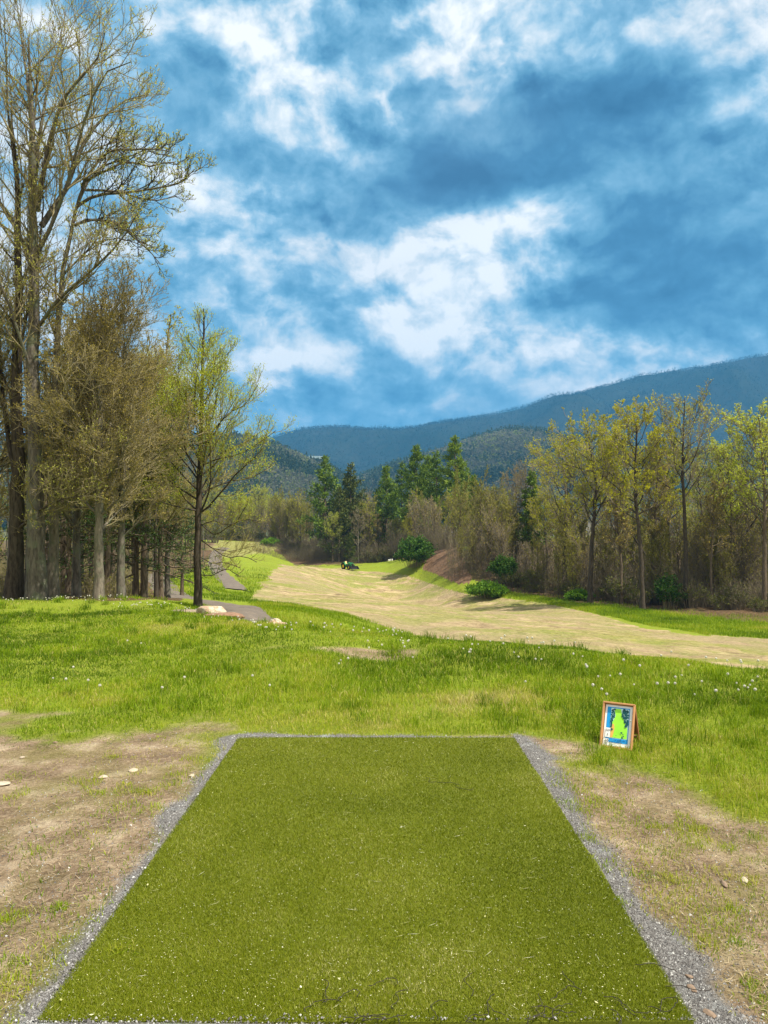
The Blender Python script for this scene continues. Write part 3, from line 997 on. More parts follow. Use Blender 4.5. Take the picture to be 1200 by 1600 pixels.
    hem = pine(31, 8.5, .13, 'needle_dark', n1=44, len1=.36, t0=.15, ang=1.6, up=-.1, per=10, size=.13, n2=14, spread=.05, droop=-.2)
    hem2 = pine(32, 10, .15, 'needle_dark', n1=44, len1=.33, t0=.18, ang=1.55, up=.05, per=10, size=.15, n2=14, spread=.06)
    for i, (px, Y, s, lb) in enumerate([(108, 25.5, .72, 'dark hemlock deep in the wood, left of the pale forked trunk'),
                                        (168, 27, .78, 'dark hemlock behind the pale forked trunk'),
                                        (214, 29, .80, 'dark hemlock right of the forked trunk, shading the wood floor'),
                                        (252, 34, .85, 'dark hemlock with low boughs between the wood and the lone tree'),
                                        (285, 44, .8, 'small dark evergreen close left of the lone tree trunk'),
                                        (70, 40, 1.2, 'dark evergreen deep in the wood behind the thick grey trunk')]):
        place('hemlock', (hem, hem2)[i % 2], at(px, Y), i * 1.3, s, label=lb)
    thin = []
    for k in range(4):
        rg = np.random.default_rng(60 + k)
        H = 9 + k
        tr = np.array([[0, 0, 0], [rg.normal(0, .15), rg.normal(0, .15), H * .5], [rg.normal(0, .3), rg.normal(0, .3), H]])
        lv = [dict(n=14, t0=.35, t1=.97, ang=.8, length=2.0, K=6, up=.5, wander=.12, prof=ROUND, part='trunk', S=4, rr=.4),
              dict(n=8, t0=.2, t1=.98, ang=.7, length=.5, K=5, up=.3, wander=.15, S=3, tip=.004),
              dict(n=6, t0=.2, t1=1, ang=.7, length=.5, K=4, up=.3, wander=.16, S=3, tip=.004)]
        thin.append(tree_parts(70 + k, tr, (.055, .08, .045, .065)[k], lv, [dict(per=2.0, size=.09, elong=1.7)],
                               [MAT[('bark_grey', 'bark_brown', 'bark_pale', 'bark_dark')[k]], MAT['twig_brown'], MAT[('leaf_olive', 'leaf_bud', 'leaf_olive', 'leaf_spring')[k]]], trunk_tip=.02))
    rg = random.Random(5)
    spots = [(42, 25), (102, 27), (130, 30), (142, 33), (166, 31), (211, 34), (228, 30), (245, 33), (252, 36), (176, 40), (160, 44), (95, 42),
             (12, 33), (-20, 30), (65, 48), (120, 52), (190, 50), (222, 52), (20, 48), (140, 60), (-60, 36), (-90, 44), (240, 60), (175, 66), (85, 62),
             (40, 64), (0, 58), (-40, 60), (205, 72), (110, 75), (264, 78), (60, 82), (10, 80), (150, 84), (275, 98), (230, 96), (190, 96),
             (298, 90), (305, 104), (290, 120), (318, 112), (250, 125), (30, 100), (90, 105), (140, 110)]
    for i, (px, Y) in enumerate(spots):
        place('forest_tree', thin[i % 4], at(px, Y), rg.random() * 6.28, rg.uniform(.8, 1.2),
              label='thin bare-limbed tree standing inside the shaded wood at the left', group='thin trees inside the left wood')
    return thin, pine


THIN, PINE = left_trees()


def forest_right():
    rg = random.Random(9)
    def tall(seed, H, r0, leafm, t0=.45, n1=22, len1=3.4, twig='twig_grey', bark='bark_dark', per=2.2, size=.15, fork=0, prof=ROUND, up=.75, lim=None):
        q = np.random.default_rng(seed)
        tr = np.array([[0, 0, 0], [q.normal(0, .2), 0, H * .3], [q.normal(0, .35), 0, H * .65], [q.normal(0, .4), 0, H]])
        lv = [dict(n=n1, t0=t0, t1=.97, ang=.9, length=len1, K=8, up=up, wander=.15, prof=prof, part='trunk', S=5, rr=.5),
              dict(n=9, t0=.2, t1=.98, ang=.7, length=.50, K=6, up=.6, wander=.14, S=3, tip=.010),
              dict(n=7, t0=.2, t1=1, ang=.65, length=.62, K=4, up=.6, wander=.15, S=3, tip=.007),
              dict(n=3, t0=.2, t1=1, ang=.55, length=.75, K=3, up=.5, wander=.15, S=3, tip=.005)]
        return tree_parts(seed, tr, r0, lv, ([dict(per=per, size=size, elong=1.6)] if per else None),
                          [MAT[bark], MAT[twig], MAT[leafm]], trunk_tip=.035)
    T = {
        'a': tall(101, 18, .23, 'leaf_yellow', .40, 24, 6.2, per=3.6, bark='bark_dark'),
        'b': tall(102, 19, .22, 'leaf_yellow', .45, 26, 5.4, per=3.8, bark='bark_dark'),
        'c': tall(103, 20, .20, 'leaf_spring', .50, 20, 5.4, per=1.3, bark='bark_dark'),
        'd': tall(104, 18, .20, 'leaf_bright', .40, 26, 5.2, per=3.0, bark='bark_brown'),
        'e': tall(105, 15, .15, 'leaf_bud', .35, 26, 2.8, per=1.0, bark='bark_brown'),
        'w': tall(106, 16, .20, 'leaf_bud', .25, 18, 3.6, per=0.3, bark='bark_pale', twig='twig_grey', up=.5),
    }
    rows = [  # px, Y, kind, height px top, label
        (921, 79, 'a', 655, 'spreading yellow-green tree with crooked dark limbs at the left end of the right-hand row'),
        (1003, 72, 'b', 640, 'straight dark-trunked tree with a yellow-green crown, closest to the fairway edge in the right-hand row'),
        (1070, 73, 'c', 612, 'tallest sparse tree of the right-hand row, forking high above a bare trunk'),
        (1192, 70, 'd', 640, 'green-leaved tree half cut off by the right edge of the view'),
        (1140, 76, 'd', 690, 'light green tree just left of the tree cut off at the right edge'),
        (970, 78, 'e', 735, 'thin brown trunk between the two dark yellow-green trees'),
        (1018, 80, 'e', 700, 'thin brown trunk right behind the straight dark-trunked tree'),
        (1110, 74, 'e', 750, 'broken brown-trunked tree right of the tallest sparse tree'),
        (1048, 86, 'b', 690, 'yellow-green tree behind and left of the tallest sparse tree'),
        (880, 92, 'a', 700, 'yellow-green tree behind the spreading tree, near the bare pale one'),
        (960, 92, 'd', 700, 'bright green crown filling the gap behind the two dark trees'),
        (1092, 92, 'c', 720, 'sparse tree behind the broken brown-trunked tree'),
        (1165, 84, 'e', 760, 'thin brown tree near the right edge under the light green crown'),
        (1130, 96, 'b', 740, 'yellow-green tree at the back near the right edge'),
        (1230, 76, 'a', 650, 'yellow-green tree beyond the right edge'),
        (806, 112, 'w', 715, 'bare pale-barked tree forking into two stems, left of the small green pine'),
        (822, 110, 'w', 708, 'bare pale-barked tree leaning right over the small green pine'),
        (770, 118, 'w', 770, 'low bare grey tree left of the two pale forked ones'),
        (855, 105, 'b', 770, 'small yellow-green tree right of the small green pine'),
    ]
    Hh = {'a': 18, 'b': 19, 'c': 20, 'd': 18, 'e': 15, 'w': 16}
    for px, Y, k, top, lb in rows:
        l = at(px, Y)
        s = (P(px, top, Y)[2] - l[2]) / (Hh[k] * 1.03)
        place('bare_tree' if k in 'ew' else 'leafing_tree', T[k], l, rg.random() * 6.28, s, label=lb)
    # leaning dead stems
    for px, Y, an, lb in ((1075, 78, .9, 'dead stem leaning left to right behind the right-hand row'), (1062, 82, -.7, 'steeply leaning dead stem beside the broken brown-trunked tree')):
        mb = MB(); l = np.array(at(px, Y))
        v, f = tubes(np.array([[[0, 0, 0], [math.sin(an) * 4, .3, 3.6], [math.sin(an) * 8, .4, 7.6], [math.sin(an) * 10.5, .5, 10.4]]]), np.array([[.14, .12, .09, .05]]), 7)
        mb.add(v, f)
        o = mb.build('dead_stem', MAT['bark_dark'], loc=l); tag(o, lb, 'dead tree')
    # sapling thicket: bare grey-brown
    S = []
    for k in range(5):
        q = np.random.default_rng(200 + k)
        H = 7 + k * .7
        mats = [MAT['bark_brown'], MAT[('twig_grey', 'twig_brown', 'twig_grey', 'twig_olive', 'twig_grey')[k]], MAT[('leaf_bud', 'leaf_olive', 'leaf_bud', 'leaf_olive', 'leaf_yellow')[k]]]
        lv = [dict(n=20, t0=.12, t1=.97, ang=.6, length=2.3, K=6, up=.8, wander=.12, prof=VASE, part='trunk', S=3, rr=.6, rmin=.02),
              dict(n=9, t0=.15, t1=.98, ang=.5, length=.55, K=5, up=.5, wander=.12, S=3, tip=.009),
              dict(n=6, t0=.15, t1=1, ang=.45, length=.65, K=3, up=.4, wander=.12, S=3, tip=.006)]
        tr = np.array([[0, 0, 0], [q.normal(0, .2), 0, H * .5], [q.normal(0, .4), 0, H]])
        S.append(tree_parts(210 + k, tr, .07, lv, [dict(per=(.5, 1.4, .35, 2.0, 1.3)[k], size=.16, elong=1.6)], mats, trunk_tip=.02))
    n = 0
    for i in range(150):
        px = rg.uniform(712, 1330); u = rg.random()
        # front edge of the thicket follows the fairway edge
        fr = np.interp(px, [690, 740, 800, 900, 1000, 1100, 1200, 1330], [108, 104, 98, 84, 78, 74, 70, 68])
        Y = fr + 1.5 + 34 * u ** 1.5
        place('sapling', S[rg.randrange(5)], at(px, Y), rg.random() * 6.28, rg.uniform(.65, 1.15) * (1 - .15 * (u < .2)) * (.7 if px < 760 else 1),
              label='bare grey-brown sapling in the thicket along the right side of the fairway', group='saplings of the right-hand thicket')
    for i in range(34):
        px = rg.uniform(-80, 285); Y = rg.uniform(58, 115)
        place('sapling', S[rg.choice([1, 2, 3, 3, 4])], at(px, Y), rg.random() * 6.28, rg.uniform(.7, 1.2),
              label='thin sapling far back in the left-hand wood, seen between the trunks', group='saplings at the back of the left wood')
    for i in range(114):
        px = rg.uniform(425, 760) if i < 84 else rg.uniform(300, 480)
        fr = np.interp(px, [300, 420, 470, 540, 560, 600, 640, 700, 760], [185, 186, 172, 166, 160, 154, 150, 124, 112])
        Y = fr + 2 + 34 * rg.random() ** 1.4
        place('sapling', S[rg.choice([0, 1, 2, 3, 3, 4])], at(px, Y), rg.random() * 6.28, rg.uniform(.8, 1.25),
              label='bare or barely budding sapling at the far wood edge beyond the fairway', group='saplings beyond the fairway')
    return T, S, Hh


TT, SAP, HH = forest_right()


def forest_mid():
    rg = random.Random(3)
    pA = PINE(301, 20, .28, 'needle', n1=62, len1=.31, t0=.20, per=10, size=.55, spread=.12, n2=12, up=.35, ang=1.35)
    pB = PINE(302, 20, .26, 'needle', n1=44, len1=.33, t0=.33, per=10, size=.55, spread=.14, n2=12, up=.3, ang=1.4)
    pC = PINE(303, 14, .22, 'needle', n1=54, len1=.34, t0=.10, per=8, size=.5, spread=.12, n2=12, up=.5, ang=1.3)
    pD = PINE(304, 14, .2, 'needle_olive', n1=54, len1=.33, t0=.08, per=8, size=.5, spread=.12, n2=12, up=.5, ang=1.25)
    rows = [
        (508, 170, pC, 14, 712, 'dark pine standing apart at the left end of the pine group'),
        (548, 166, pD, 14, 724, 'olive-green pine right of the dark pine that stands apart'),
        (530, 160, pD, 14, 762, 'short olive-green pine in front of the gap left of the pine group'),
        (604, 164, pC, 14, 728, 'dull dark pine in the middle, left of the tall pines'),
        (628, 170, pB, 20, 720, 'half hidden pine between the dull dark one and the tall pines'),
        (650, 158, pA, 20, 696, 'tall straight pine, second highest of the group'),
        (682, 162, pB, 20, 702, 'tall pine just left of the highest one'),
        (711, 156, pA, 20, 682, 'highest pine of the group'),
        (725, 166, pB, 20, 716, 'pine leaning out on the right side of the highest pine'),
        (668, 176, pA, 20, 712, 'pine at the back between the two tall ones'),
        (740, 140, pA, 20, 742, 'green pine at the right end of the pine group'),
        (832, 108, pA, 20, 736, 'small bright green pine alone behind the bare pale trees'),
        (548, 150, pD, 14, 832, 'low olive pine behind the tractor'),
        (790, 128, pC, 14, 775, 'grey-green cedar left of the bare pale trees'),
    ]
    for px, Y, me, H, top, lb in rows:
        l = at(px, Y)
        s = (P(px, top, Y)[2] - l[2]) / H
        place('pine_tree', me, l, rg.random() * 6.28, s, label=lb)
    # leafing deciduous trees between
    dec = [(500, 172, 'd', 770), (470, 186, 'd', 775), (520, 158, 'd', 790), (560, 172, 'a', 770), (575, 176, 'w', 742), (590, 160, 'e', 790), (560, 158, 'w', 775),
           (455, 196, 'd', 790), (485, 176, 'e', 800), (640, 150, 'b', 800), (620, 160, 'a', 800), (680, 146, 'e', 790), (710, 140, 'b', 790), (735, 132, 'b', 785),
           (760, 128, 'a', 790), (660, 154, 'w', 800), (745, 146, 'd', 770), (780, 140, 'e', 790), (800, 132, 'b', 800), (540, 176, 'b', 760),
           (404, 210, 'd', 745), (430, 225, 'd', 758), (445, 230, 'c', 770), (385, 190, 'd', 770), (360, 200, 'b', 770), (415, 240, 'd', 765), (340, 170, 'e', 770),
           (330, 185, 'd', 745), (375, 250, 'd', 760), (392, 236, 'b', 765), (348, 240, 'd', 758), (422, 215, 'b', 772), (438, 208, 'e', 785), (400, 262, 'a', 762), (365, 222, 'd', 775), (310, 240, 'd', 762), (282, 230, 'b', 765), (262, 250, 'd', 762), (452, 240, 'a', 770), (412, 225, 'e', 790), (380, 205, 'b', 785), (300, 150, 'b', 760), (270, 140, 'd', 760), (320, 135, 'b', 790), (240, 150, 'b', 780),
           (840, 140, 'b', 780), (870, 150, 'd', 770), (910, 140, 'e', 770), (940, 130, 'e', 780), (990, 125, 'b', 770), (1030, 120, 'e', 770), (1080, 118, 'd', 770), (1150, 115, 'b', 770), (1200, 110, 'd', 770)]
    for px, Y, k, top in dec:
        l = at(px, Y)
        s = (P(px, top, Y)[2] - l[2]) / (HH[k] * 1.20)
        lb, gp = (('pale spring-green tree in the far valley behind the path mound', 'trees in the far valley') if px < 450 else
                  ('barely leafing tree mixed among the pines beyond the fairway', 'leafing trees among the pines') if px < 815 else
                  ('pale tree deep behind the right-hand row, partly hidden by it', 'trees behind the right-hand row'))
        place('leafing_tree', TT[k], l, rg.random() * 6.28, s, label=lb, group=gp)


forest_mid()


# ------------------------------------------------------------------ shrubs
def shrub(seed, leafm, W, H, stems=40, per=10, size=.22, twig='twig_brown'):
    rng = np.random.default_rng(seed)
    K = 6
    a = rng.random(stems) * 6.28; sp = rng.random(stems) ** .5
    out = np.zeros((stems, K, 3))
    p = np.stack([np.cos(a) * sp * W * .22, np.sin(a) * sp * W * .22, np.zeros(stems)], 1)
    e = np.stack([np.cos(a) * sp * W * .5, np.sin(a) * sp * W * .5, H * np.sqrt(1 - (sp * .92) ** 2) * rng.uniform(.8, 1.05, stems)], 1)
    for k in range(K):
        t = k / (K - 1)
        out[:, k] = p * (1 - t) + e * t + np.array([0, 0, H * .18]) * math.sin(t * 3.14) + rng.normal(0, .03 * H, (stems, 3)) * t
    rad = np.linspace(.03, .008, K)[None].repeat(stems, 0)
    sb, fb = MB(), MB()
    v, f = tubes(out, rad, 4); sb.add(v, f)
    l2, r2 = sprout(rng, out, rad, 10, .2, 1, .8, .38, 4, up=.2, wander=.2, tip=.006)
    v, f = tubes(l2, r2, 3); sb.add(v, f)
    v, f, at_ = leaves(rng, l2, per, size, 1.7, 0.0, upb=.4, spread=size * .5)
    fb.add(v, f, 0, at_, False)
    return sb.mesh('stems', [MAT[twig]]), fb.mesh('foliage', [MAT[leafm]])


def shrubs():
    rg = random.Random(8)
    SP = ('stems', 'foliage')
    a = shrub(401, 'leaf_shrub', 7.0, 4.6, 60, 14, .32)
    place('shrub', a, at(648, 124), 0, 1, label='large rounded green bush casting shade beside the brown earth bank', cat='shrub', parts=SP)
    b = shrub(402, 'leaf_lime', 5.6, 1.7, 50, 16, .26)
    place('shrub', b, at(760, 94), .3, 1, label='low bright lime-green bush at the fairway edge', cat='shrub', parts=SP)
    c = shrub(403, 'leaf_shrub', 4.5, 4.0, 40, 12, .30)
    place('shrub', c, at(786, 100), 1.3, .85, label='dark green bush right behind the low lime-green one', cat='shrub', parts=SP)
    d = shrub(404, 'leaf_shrub', 3.4, 3.6, 34, 10, .24)
    place('shrub', d, at(1044, 73), 1, .85, label='upright evergreen bush right of the straight dark-trunked tree', cat='shrub', parts=SP)
    place('shrub', b, at(905, 83), 3, .6, label='low green bush left of the spreading yellow-green tree', cat='shrub', parts=SP)
    place('shrub', b, at(424, 178), 3, .9, label='small dark bush on the far bank behind the path mound', cat='shrub', parts=SP)
    e = [shrub(410 + k, ('leaf_brush', 'leaf_brush', 'leaf_brush')[k], 3.2, (2.2, 1.7, 2.8)[k], 30, (3, 2, 1.5)[k], .16, 'twig_drab') for k in range(3)]
    for i in range(110):
        if i >= 70:
            px = rg.uniform(255, 450); Y = np.interp(px, [255, 330, 352, 450], [150, 165, 175, 196]) + rg.uniform(0, 50)
            gp, lb = 'brush behind the path mound', 'pale brush in the far valley behind the path mound'
        elif i < 40:
            px = rg.uniform(790, 1260)
            Y = np.interp(px, [690, 740, 800, 900, 1000, 1100, 1200, 1330], [108, 104, 97, 83, 76, 71, 67, 66]) + rg.uniform(0, 5)
            gp, lb = 'olive brush under the right-hand row', 'low olive brush at the foot of the right-hand trees'
        else:
            px = rg.uniform(430, 640)
            Y = np.interp(px, [420, 470, 540, 560, 600, 640, 700], [184, 174, 164, 158, 153, 149, 122]) + rg.uniform(0, 6)
            gp, lb = 'olive brush at the far end of the fairway', 'low olive brush along the far end of the fairway'
        place('brush', e[i % 3], at(px, Y), rg.random() * 6.28, rg.uniform(.6, 1.15) * (1.7 if i >= 70 else 1), label=lb, cat='shrub', group=gp, parts=SP)


shrubs()


def undergrowth():
    """uncountable thin stems, dead grass and small leaves on the wood floors"""
    rng = np.random.default_rng(77)
    for nm, n, gen in (('right', 11000, 0), ('left', 14000, 1), ('far', 17000, 2)):
        if gen == 0:
            px = rng.uniform(698, 1330, n)
            Y = np.interp(px, [690, 740, 800, 900, 1000, 1100, 1200, 1330], [108, 104, 99, 86, 79, 74, 70, 68]) + 32 * rng.random(n) ** 1.6
            h = rng.uniform(.5, 3.4, n)
        elif gen == 1:
            px = rng.uniform(-120, 275, n); Y = 26 + 80 * rng.random(n) ** 1.3
            px = np.minimum(px, np.interp(Y, [26, 45, 60, 110], [200, 215, 225, 300]) - rng.random(n) * 60)
            h = rng.uniform(.15, .9, n) * np.clip(Y / 30, .6, 4)
        else:
            px = rng.uniform(395, 700, n)
            Y = np.interp(px, [330, 420, 470, 540, 560, 600, 640, 700], [160, 166, 166, 160, 158, 154, 150, 124]) + 30 * rng.random(n) ** 1.5
            h = rng.uniform(.6, 3.6, n)
        x = (px - 600) / F * Y
        z = gz(x, Y)
        if gen == 2: h = h * np.interp(px, [395, 430, 500], [.12, .3, 1])
        if gen != 1: h = h * (.35 + 1.3 * fbm(x * .22, Y * .22, 91, 3) ** 1.5 * 1.6)
        p = np.stack([x, Y, z - .05], 1)
        lean = rng.normal(0, .22, (n, 2)) * h[:, None]
        p1 = p + np.stack([lean[:, 0] * .4, lean[:, 1] * .4, h * .55], 1)
        p2 = p + np.stack([lean[:, 0], lean[:, 1], h], 1)
        wdt = (.010 if gen != 1 else .006) * rng.uniform(.6, 1.5, n)
        paths = np.stack([p, p1, p2], 1)
        mb = MB()
        v, f = tubes(paths, np.stack([wdt, wdt * .8, wdt * .3], 1), 3)
        mb.add(v, f, 0, np.repeat(rng.random(n), 9))
        l2, r2 = sprout(rng, paths, np.stack([wdt] * 3, 1), 3, .3, .95, .6, .45, 3, up=.3, wander=.15, tip=float(wdt.mean() * .5))
        v, f = tubes(l2, r2, 3); mb.add(v, f, 0)
        v, f, a = leaves(rng, l2, .55 if gen != 1 else .7, .11 if gen != 1 else .07, 1.6)
        mb.add(v, f, 1, a, False)
        o = mb.build('undergrowth', [MAT[('twig_drab', 'twig_brown', 'twig_drab')[gen]], MAT['leaf_olive']])
        tag(o, ('tangle of bare stems and low growth under the %s trees' % ('right-hand', 'left-hand', 'far')[gen]), 'undergrowth', kind='stuff')


undergrowth()

# ------------------------------------------------------------------ hills and mountain with woods
def hill(name, ridge, D, base_t=.45, relief=1.0, seed=0, stops=None, crowns=9000, csize=7.0, per=26, treemats=None, ptex=.02):
    """ridge: list of (px, py) of the skyline at distance D; a real slope rising towards it and falling behind"""
    ridge = np.array(ridge, float)
    nx, ny = 200, 90
    px = np.linspace(ridge[0, 0], ridge[-1, 0], nx)
    ridge[:, 1] += 4 if D > 2000 else 0
    k = np.hanning(9); k /= k.sum()
    py = np.interp(px, ridge[:, 0], ridge[:, 1]); py = np.convolve(np.pad(py, 4, mode='edge'), k, 'valid')
    t = np.linspace(0, 1.5, ny)
    zr = np.array([P(a, b, D)[2] for a, b in zip(px, py)])
    def H(pxv, tv):
        zrv = np.interp(pxv, px, zr)
        Yv = D * (base_t + (1 - base_t) * tv)
        xv = (pxv - 600) / F * Yv
        s = np.where(tv <= 1, np.sin(np.clip(tv, 0, 1) * math.pi / 2) ** 1.25, 1 - ((tv - 1) * 1.3) ** 1.5)
        z = -12 + (zrv + 12) * s
        rl = (fbm(xv / (D * .05), Yv / (D * .09), seed, 4) - .5) * zrv * .30 * relief * np.clip(np.sin(np.clip(tv, 0, 1) * math.pi), 0, 1) * np.clip((1 - tv) * 2.2, 0, 1)
        return xv, Yv, z + rl
    PX, TV = np.meshgrid(px, t)
    x, y, z = H(PX, TV)
    idx = np.arange(nx * ny).reshape(ny, nx)
    q = np.stack([idx[:-1, :-1], idx[:-1, 1:], idx[1:, 1:], idx[1:, :-1]], -1).reshape(-1, 4)
    m, tt, b = newmat(name)
    geo = N(tt, 'ShaderNodeNewGeometry')
    f1 = noise(tt, geo.outputs['Position'], ptex * .25, 6, .65)
    f2 = noise(tt, geo.outputs['Position'], ptex * 6, 4, .7)
    c = mixc(tt, .5, ramp(tt, f1, [(.35, stops[0]), (.5, stops[1]), (.65, stops[2])]), ramp(tt, f2, [(.3, stops[0]), (.7, stops[2])]))
    tt.links.new(c, b.inputs['Base Color']); b.inputs['Roughness'].default_value = 1; b.inputs['Specular IOR Level'].default_value = 0
    mb = MB(); mb.add(np.stack([x, y, z], -1), q)
    o = mb.build(name, m); tag(o, kind='structure')
    # woods: crowns as clumps of leafy facets
    rng = np.random.default_rng(seed + 5)
    cpx = rng.uniform(px[0], px[-1], crowns); ct = rng.uniform(.12, 1.03, crowns)
    n_r = crowns // 12
    ct[:n_r] = rng.uniform(.97, 1.02, n_r)
    cx, cy, cz = H(cpx, ct)
    kind = (fbm(cx / (csize * 9), cy / (csize * 9), seed + 3, 3) + rng.normal(0, .09, crowns))
    con = kind > .60                               # conifers
    R0 = csize * .5 * rng.uniform(.6, 1.2, crowns)
    hgt = np.where(con, R0 * 3.2, R0 * 2.0)
    u = rng.normal(0, 1, (crowns, per, 3)); u = norm(u) * rng.random((crowns, per, 1)) ** .35
    taper = np.where(con[:, None], np.clip(.75 - u[..., 2] * .75, .1, 1.3), 1.0)
    c3 = np.stack([cx, cy, cz + hgt * .55], 1)[:, None] + np.stack([u[..., 0] * R0[:, None] * taper * np.where(con, .8, 1)[:, None], u[..., 1] * R0[:, None] * taper, u[..., 2] * hgt[:, None] * .5], -1)
    s = (R0[:, None, None] * .22 * rng.uniform(.6, 1.3, (crowns, per, 1)))
    d1 = norm(rng.normal(0, 1, (crowns, per, 3))); d2 = norm(np.cross(d1, rng.normal(0, 1, (crowns, per, 3))))
    V = np.stack([c3 - d1 * s, c3 - d2 * s, c3 + d1 * s, c3 + d2 * s], 2).reshape(-1, 3)
    Fq = np.arange(len(V)).reshape(-1, 4)
    av = np.clip(((fbm(cx / (csize * 22), cy / (csize * 30), seed + 9, 3) - .5) * 1.6 + rng.normal(.5, .10, crowns))[:, None] + rng.normal(0, .04, (crowns, per)), 0, 1)
    av = np.repeat(av.ravel(), 4)
    conf = np.repeat(con, per)
    pick = rng.random(crowns) < .16
    pk = np.repeat(pick & ~con, per)
    mb = MB(); mb.add(V, Fq, 0, av, False)
    mb.m = [np.where(conf, 1, np.where(pk, 2, 0)).astype(np.int32)]
    w_ = mb.build('hill_woods', treemats)
    tag(w_, 'distant woods covering the %s' % name.replace('_', ' '), 'woods', kind='stuff')
    return H


FM = dict(transl=.1)
hm0 = leafmat('far_bare', [(0, (.10, .11, .075)), (.5, (.15, .15, .10)), (1, (.20, .19, .13))], .5)
hm1 = leafmat('far_conifer', [(0, (.040, .062, .028)), (.5, (.055, .082, .034)), (1, (.07, .105, .038))], .5)
hm2 = leafmat('far_green', [(0, (.12, .15, .03)), (.5, (.19, .23, .05)), (1, (.28, .32, .07))], .5)
mm0 = leafmat('mountain_bare', [(0, (.010, .018, .015)), (.5, (.022, .030, .024)), (1, (.042, .045, .034))], .5)
mm1 = leafmat('mountain_conifer', [(0, (.004, .014, .008)), (.5, (.009, .026, .012)), (1, (.018, .042, .016))], .5)
mm2 = leafmat('mountain_green', [(0, (.012, .026, .010)), (.5, (.022, .04, .015)), (1, (.036, .06, .02))], .5)
hill('mountain', [(-700, 640), (-400, 655), (-150, 668), (60, 690), (250, 700), (380, 698), (430, 688), (447, 682), (480, 673), (515, 668), (545, 668), (570, 673), (600, 679),
                  (640, 673), (700, 661), (760, 653), (800, 645), (850, 633), (900, 622), (960, 608), (1040, 592), (1100, 582), (1200, 568), (1350, 560), (1600, 575), (1900, 600)],
     3600, .5, 1.0, 3, [(.008, .018, .010), (.02, .028, .018), (.036, .036, .026)], 70000, 10, 9, [mm0, mm1, mm2], .006)
H_hill = hill('hill', [(480, 820), (540, 765), (600, 742), (650, 728), (700, 712), (740, 698), (790, 686), (840, 686), (880, 696), (930, 700), (1000, 712), (1100, 722), (1250, 728), (1500, 735)],
     1500, .5, .35, 13, [(.05, .05, .03), (.11, .09, .06), (.17, .14, .09)], 32000, 11.0, 26, [hm0, hm1, hm2], .02)
H_left = hill('near_hill', [(-400, 715), (0, 715), (200, 705), (330, 692), (380, 694), (430, 708), (480, 728), (520, 746), (570, 775), (620, 808), (660, 826)],
     1150, .5, .35, 23, [(.03, .05, .02), (.08, .09, .04), (.13, .12, .06)], 30000, 9.0, 26, [hm0, hm1, hm2], .02)


# ------------------------------------------------------------------ houses on the hills
wallD = simple('house_dark_wall', (.07, .05, .045), .8, .8, .2)
wallW = simple('house_white_wall', (.42, .41, .38), .7, .8, .1)
wallT = simple('house_tan_wall', (.45, .27, .18), .8, .8, .2)
roofM = simple('house_metal_roof', (.10, .14, .15), .6, .5, .1)
roofD = simple('house_dark_roof', (.05, .06, .10), .7, .8, .2)
glass = simple('window_glass', (.03, .04, .06), .1, spec=.8)
trimW = simple('white_trim', (.7, .7, .68), .6)


def house(px, py, Y, W, D, Hh_, roofh, rz, wall, roof, lb, deck=False):
    p = P(px, py, Y)
    e = empty('hillside_house', p, rz)
    tag(e, lb, 'house')
    mb = MB(); mb.box((0, 0, Hh_ / 2 - 2), (W / 2, D / 2, Hh_ / 2 + 2))
    mb.add([[-W / 2, -D / 2, Hh_], [-W / 2, D / 2, Hh_], [-W / 2, 0, Hh_ + roofh], [W / 2, -D / 2, Hh_], [W / 2, D / 2, Hh_], [W / 2, 0, Hh_ + roofh]], [[0, 1, 2], [5, 4, 3]], 0, .5, False)
    mb.build('wall', wall, e)
    mb = MB()
    ov = .7
    for sgn in (-1, 1):
        a = np.array([[-W / 2 - ov, sgn * (D / 2 + ov), Hh_ - ov * roofh / (D / 2)], [W / 2 + ov, sgn * (D / 2 + ov), Hh_ - ov * roofh / (D / 2)], [W / 2 + ov, 0, Hh_ + roofh], [-W / 2 - ov, 0, Hh_ + roofh]])
        v = np.concatenate([a + [0, 0, .03], a + [0, 0, .25]])
        mb.add(v, [[3, 2, 1, 0], [4, 5, 6, 7], [0, 1, 5, 4], [1, 2, 6, 5], [2, 3, 7, 6], [3, 0, 4, 7]], 0, .5, False)
    rf = mb.build('roof', roof, e)
    mb = MB(); mb.box((W * .25, D * .15, Hh_ + roofh * .9), (.5, .5, 1.1)); mb.build('chimney', wallT, rf)
    nW = max(2, int(W / 3.2))
    for fl in range(max(1, int(Hh_ / 2.8))):
        for i in range(nW):
            x = -W / 2 + W * (i + .5) / nW
            mb = MB(); mb.box((x, -D / 2 - .04, 1.5 + fl * 2.8), (.65, .06, .75)); wn = mb.build('window', trimW if wall is wallW else wallD, e)
            mb = MB(); mb.box((x, -D / 2 - .11, 1.5 + fl * 2.8), (.55, .02, .65)); mb.build('pane', glass, wn)
    if deck:
        mb = MB(); mb.box((-W / 2 - 4, -D / 4, .6), (4, 3, .5)); mb.build('deck', simple('deck_wood', (.20, .17, .15), .8), e)


house(494, 724, 1060, 20, 13, 6, 4, R(14), wallD, roofM, 'dark cabin with a pale metal roof on the slope left of the pines', True)
house(782, 740, 1290, 18, 14, 9, 4, R(-8), wallT, simple('house_pale_roof', (.30, .31, .32), .5), 'tan house with a pale roof low on the wooded hill', False)
house(793, 694, 1420, 20, 12, 6, 4.5, R(10), wallD, roofD, 'dark-roofed house high on the wooded hill', False)
house(884, 732, 1290, 20, 14, 8, 5, R(-20), wallW, simple('house_cream_roof', (.30, .28, .20), .6), 'white house seen through the yellow-green tree', False)


